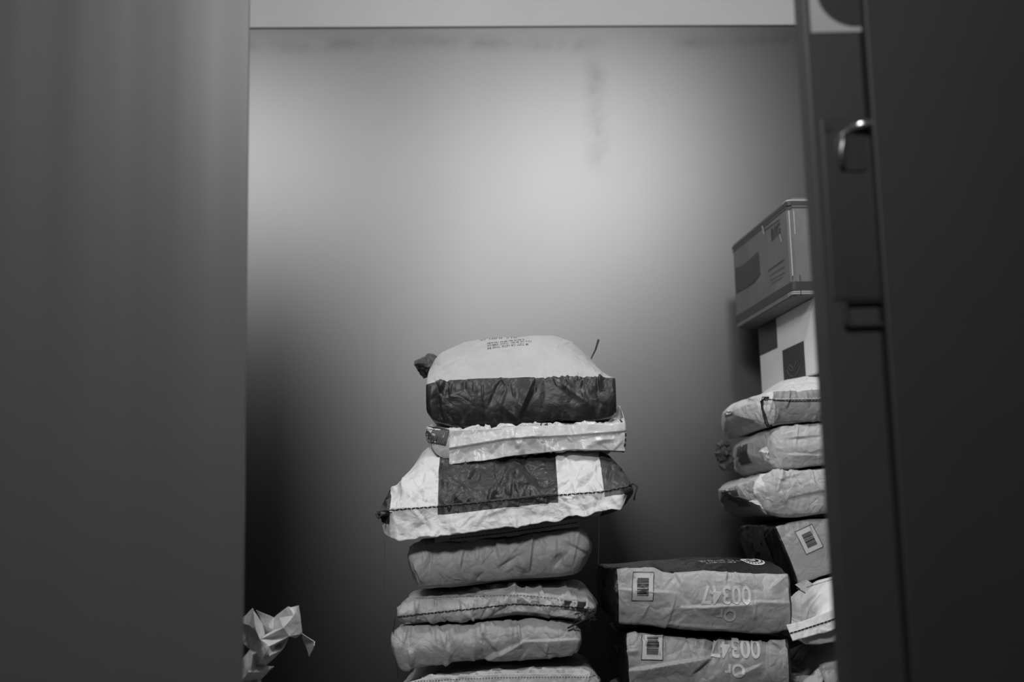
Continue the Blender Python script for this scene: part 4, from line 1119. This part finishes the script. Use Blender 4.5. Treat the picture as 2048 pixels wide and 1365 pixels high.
cr = obj('crumpled_mouth', [(p[0] - bo, p[1] - YP, p[2]) for p in vs], fs, BAGP, bag, False)
sm = cr.modifiers.new('thickness', 'SOLIDIFY'); sm.thickness = .0012; sm.offset = 0
# neck and body of the bag down to the floor
prof = [(.0, .105, .075), (.06, .125, .085), (.2, .13, .09), (.34, .12, .085), (.46, .09, .07), (.54, .06, .05), (.60, .045, .03), (.66, .035, .02)]
n = 40; V = []; F = []; zt0 = float(pb[2])
hs = [(h_ / .66 * (zt0 - .005), a_, b_) for h_, a_, b_ in prof]
zz = np.linspace(0, zt0 - .005, 44)
for i, z in enumerate(zz):
    a_ = np.interp(z, [h[0] for h in hs], [h[1] for h in hs]); b_ = np.interp(z, [h[0] for h in hs], [h[2] for h in hs])
    for k in range(n):
        th = 2 * math.pi * k / n; wv = 1 + .10 * float(vnoise(np.array(th * 3.2), np.array(z * 14), 5)) + .05 * math.sin(7 * th + 9 * z)
        ex_ = .6; cx_, sy_ = math.cos(th), math.sin(th)
        V.append((a_ * wv * math.copysign(abs(cx_) ** ex_, cx_) - .02 * (z / zt0), .02 + b_ * wv * math.copysign(abs(sy_) ** ex_, sy_), z))
for i in range(len(zz) - 1):
    for k in range(n): F.append((i * n + k, i * n + (k + 1) % n, (i + 1) * n + (k + 1) % n, (i + 1) * n + k))
F.append(tuple(range(n))[::-1])
obj('bag_body', V, F, BAGP, bag, True)

# ================================================================== what carries the stacks, below the picture
PAL = plain('pallet_wood', .12, .8, bump=.5)
def pallet(name, x, y, label, w_=.62, d_=.60):
    mb = MB()
    for k in range(5): mb.box(-w_ / 2 + k * (w_ - .08) / 4, -w_ / 2 + k * (w_ - .08) / 4 + .08, 0, d_, .102, .12)
    for k in range(3): mb.box(-w_ / 2, w_ / 2, k * (d_ - .07) / 2, k * (d_ - .07) / 2 + .07, .018, .102)
    for k in range(3): mb.box(-w_ / 2, w_ / 2, k * (d_ - .07) / 2, k * (d_ - .07) / 2 + .07, 0, .018)
    o = mb.build(name, PAL, None, loc=(x, y, 0)); tag(o, label, 'pallet'); return o
def support(x, y, z0, z1, w_, n_, label, group, seed, d_=.5):
    h = (z1 - z0) / n_
    for k in reversed(range(n_)):
        lf = LF((x, y, z0 + h * k)); a_ = -w_ / 2; b_ = w_ / 2
        v, f, uv = sack(lf, top=[(a_, h - .018), (0, h - .012), (b_, h - .018)], bot=[(a_, .008), (0, .004), (b_, .008)], crest=[(a_, h - .006), (0, h - .003), (b_, h - .006)],
            depth=d_, re=(.02, .02), rz=(.4, .4), fb=.02, seed=seed + k, res=.5, nfold=10, namp=.002, npuck=8, pamp=.002, lowf=.001)
        v = settle(lf, v, f)
        finish(lf, 'flour_sack', v, f, uv, [KRAFT], label, 'sack', group)
UPR = list(UP); UP[:] = UPM
zb7 = float(at(1000, 1428, 2.52)[2])
xm_ = float(at(1000, 1400, 2.52)[0])
support(xm_, 2.53, .122, zb7 - .004, .40, 3, 'kraft sack in the lowest courses of the middle stack', 'lowest sacks of the middle stack', 300)
pallet('pallet', xm_, 2.50, 'wooden pallet under the middle stack', .44)
UP[:] = UPN
zbn = float(at(1400, 1388, 2.57)[2]); xn_ = float(at(1412, 1388, 2.57)[0])
support(xn_, 2.59, .122, zbn - .002, .34, 4, 'kraft sack in the lowest courses of the numbered stack', 'lowest sacks of the numbered stack', 400)
pallet('pallet', xn_, 2.56, 'wooden pallet under the numbered stack', .37)
UP[:] = UPR
zb6 = float(at(1650, 1408, 2.55)[2]); x6 = float(at(1700, 1400, 2.55)[0]) + .04
support(x6, 2.57, .122, zb6 - .002, .24, 4, 'pale sack in the lowest courses of the right stack', 'lowest sacks of the right stack', 500, .46)
pallet('pallet', x6, 2.55, 'wooden pallet under the right stack', .27, .5)
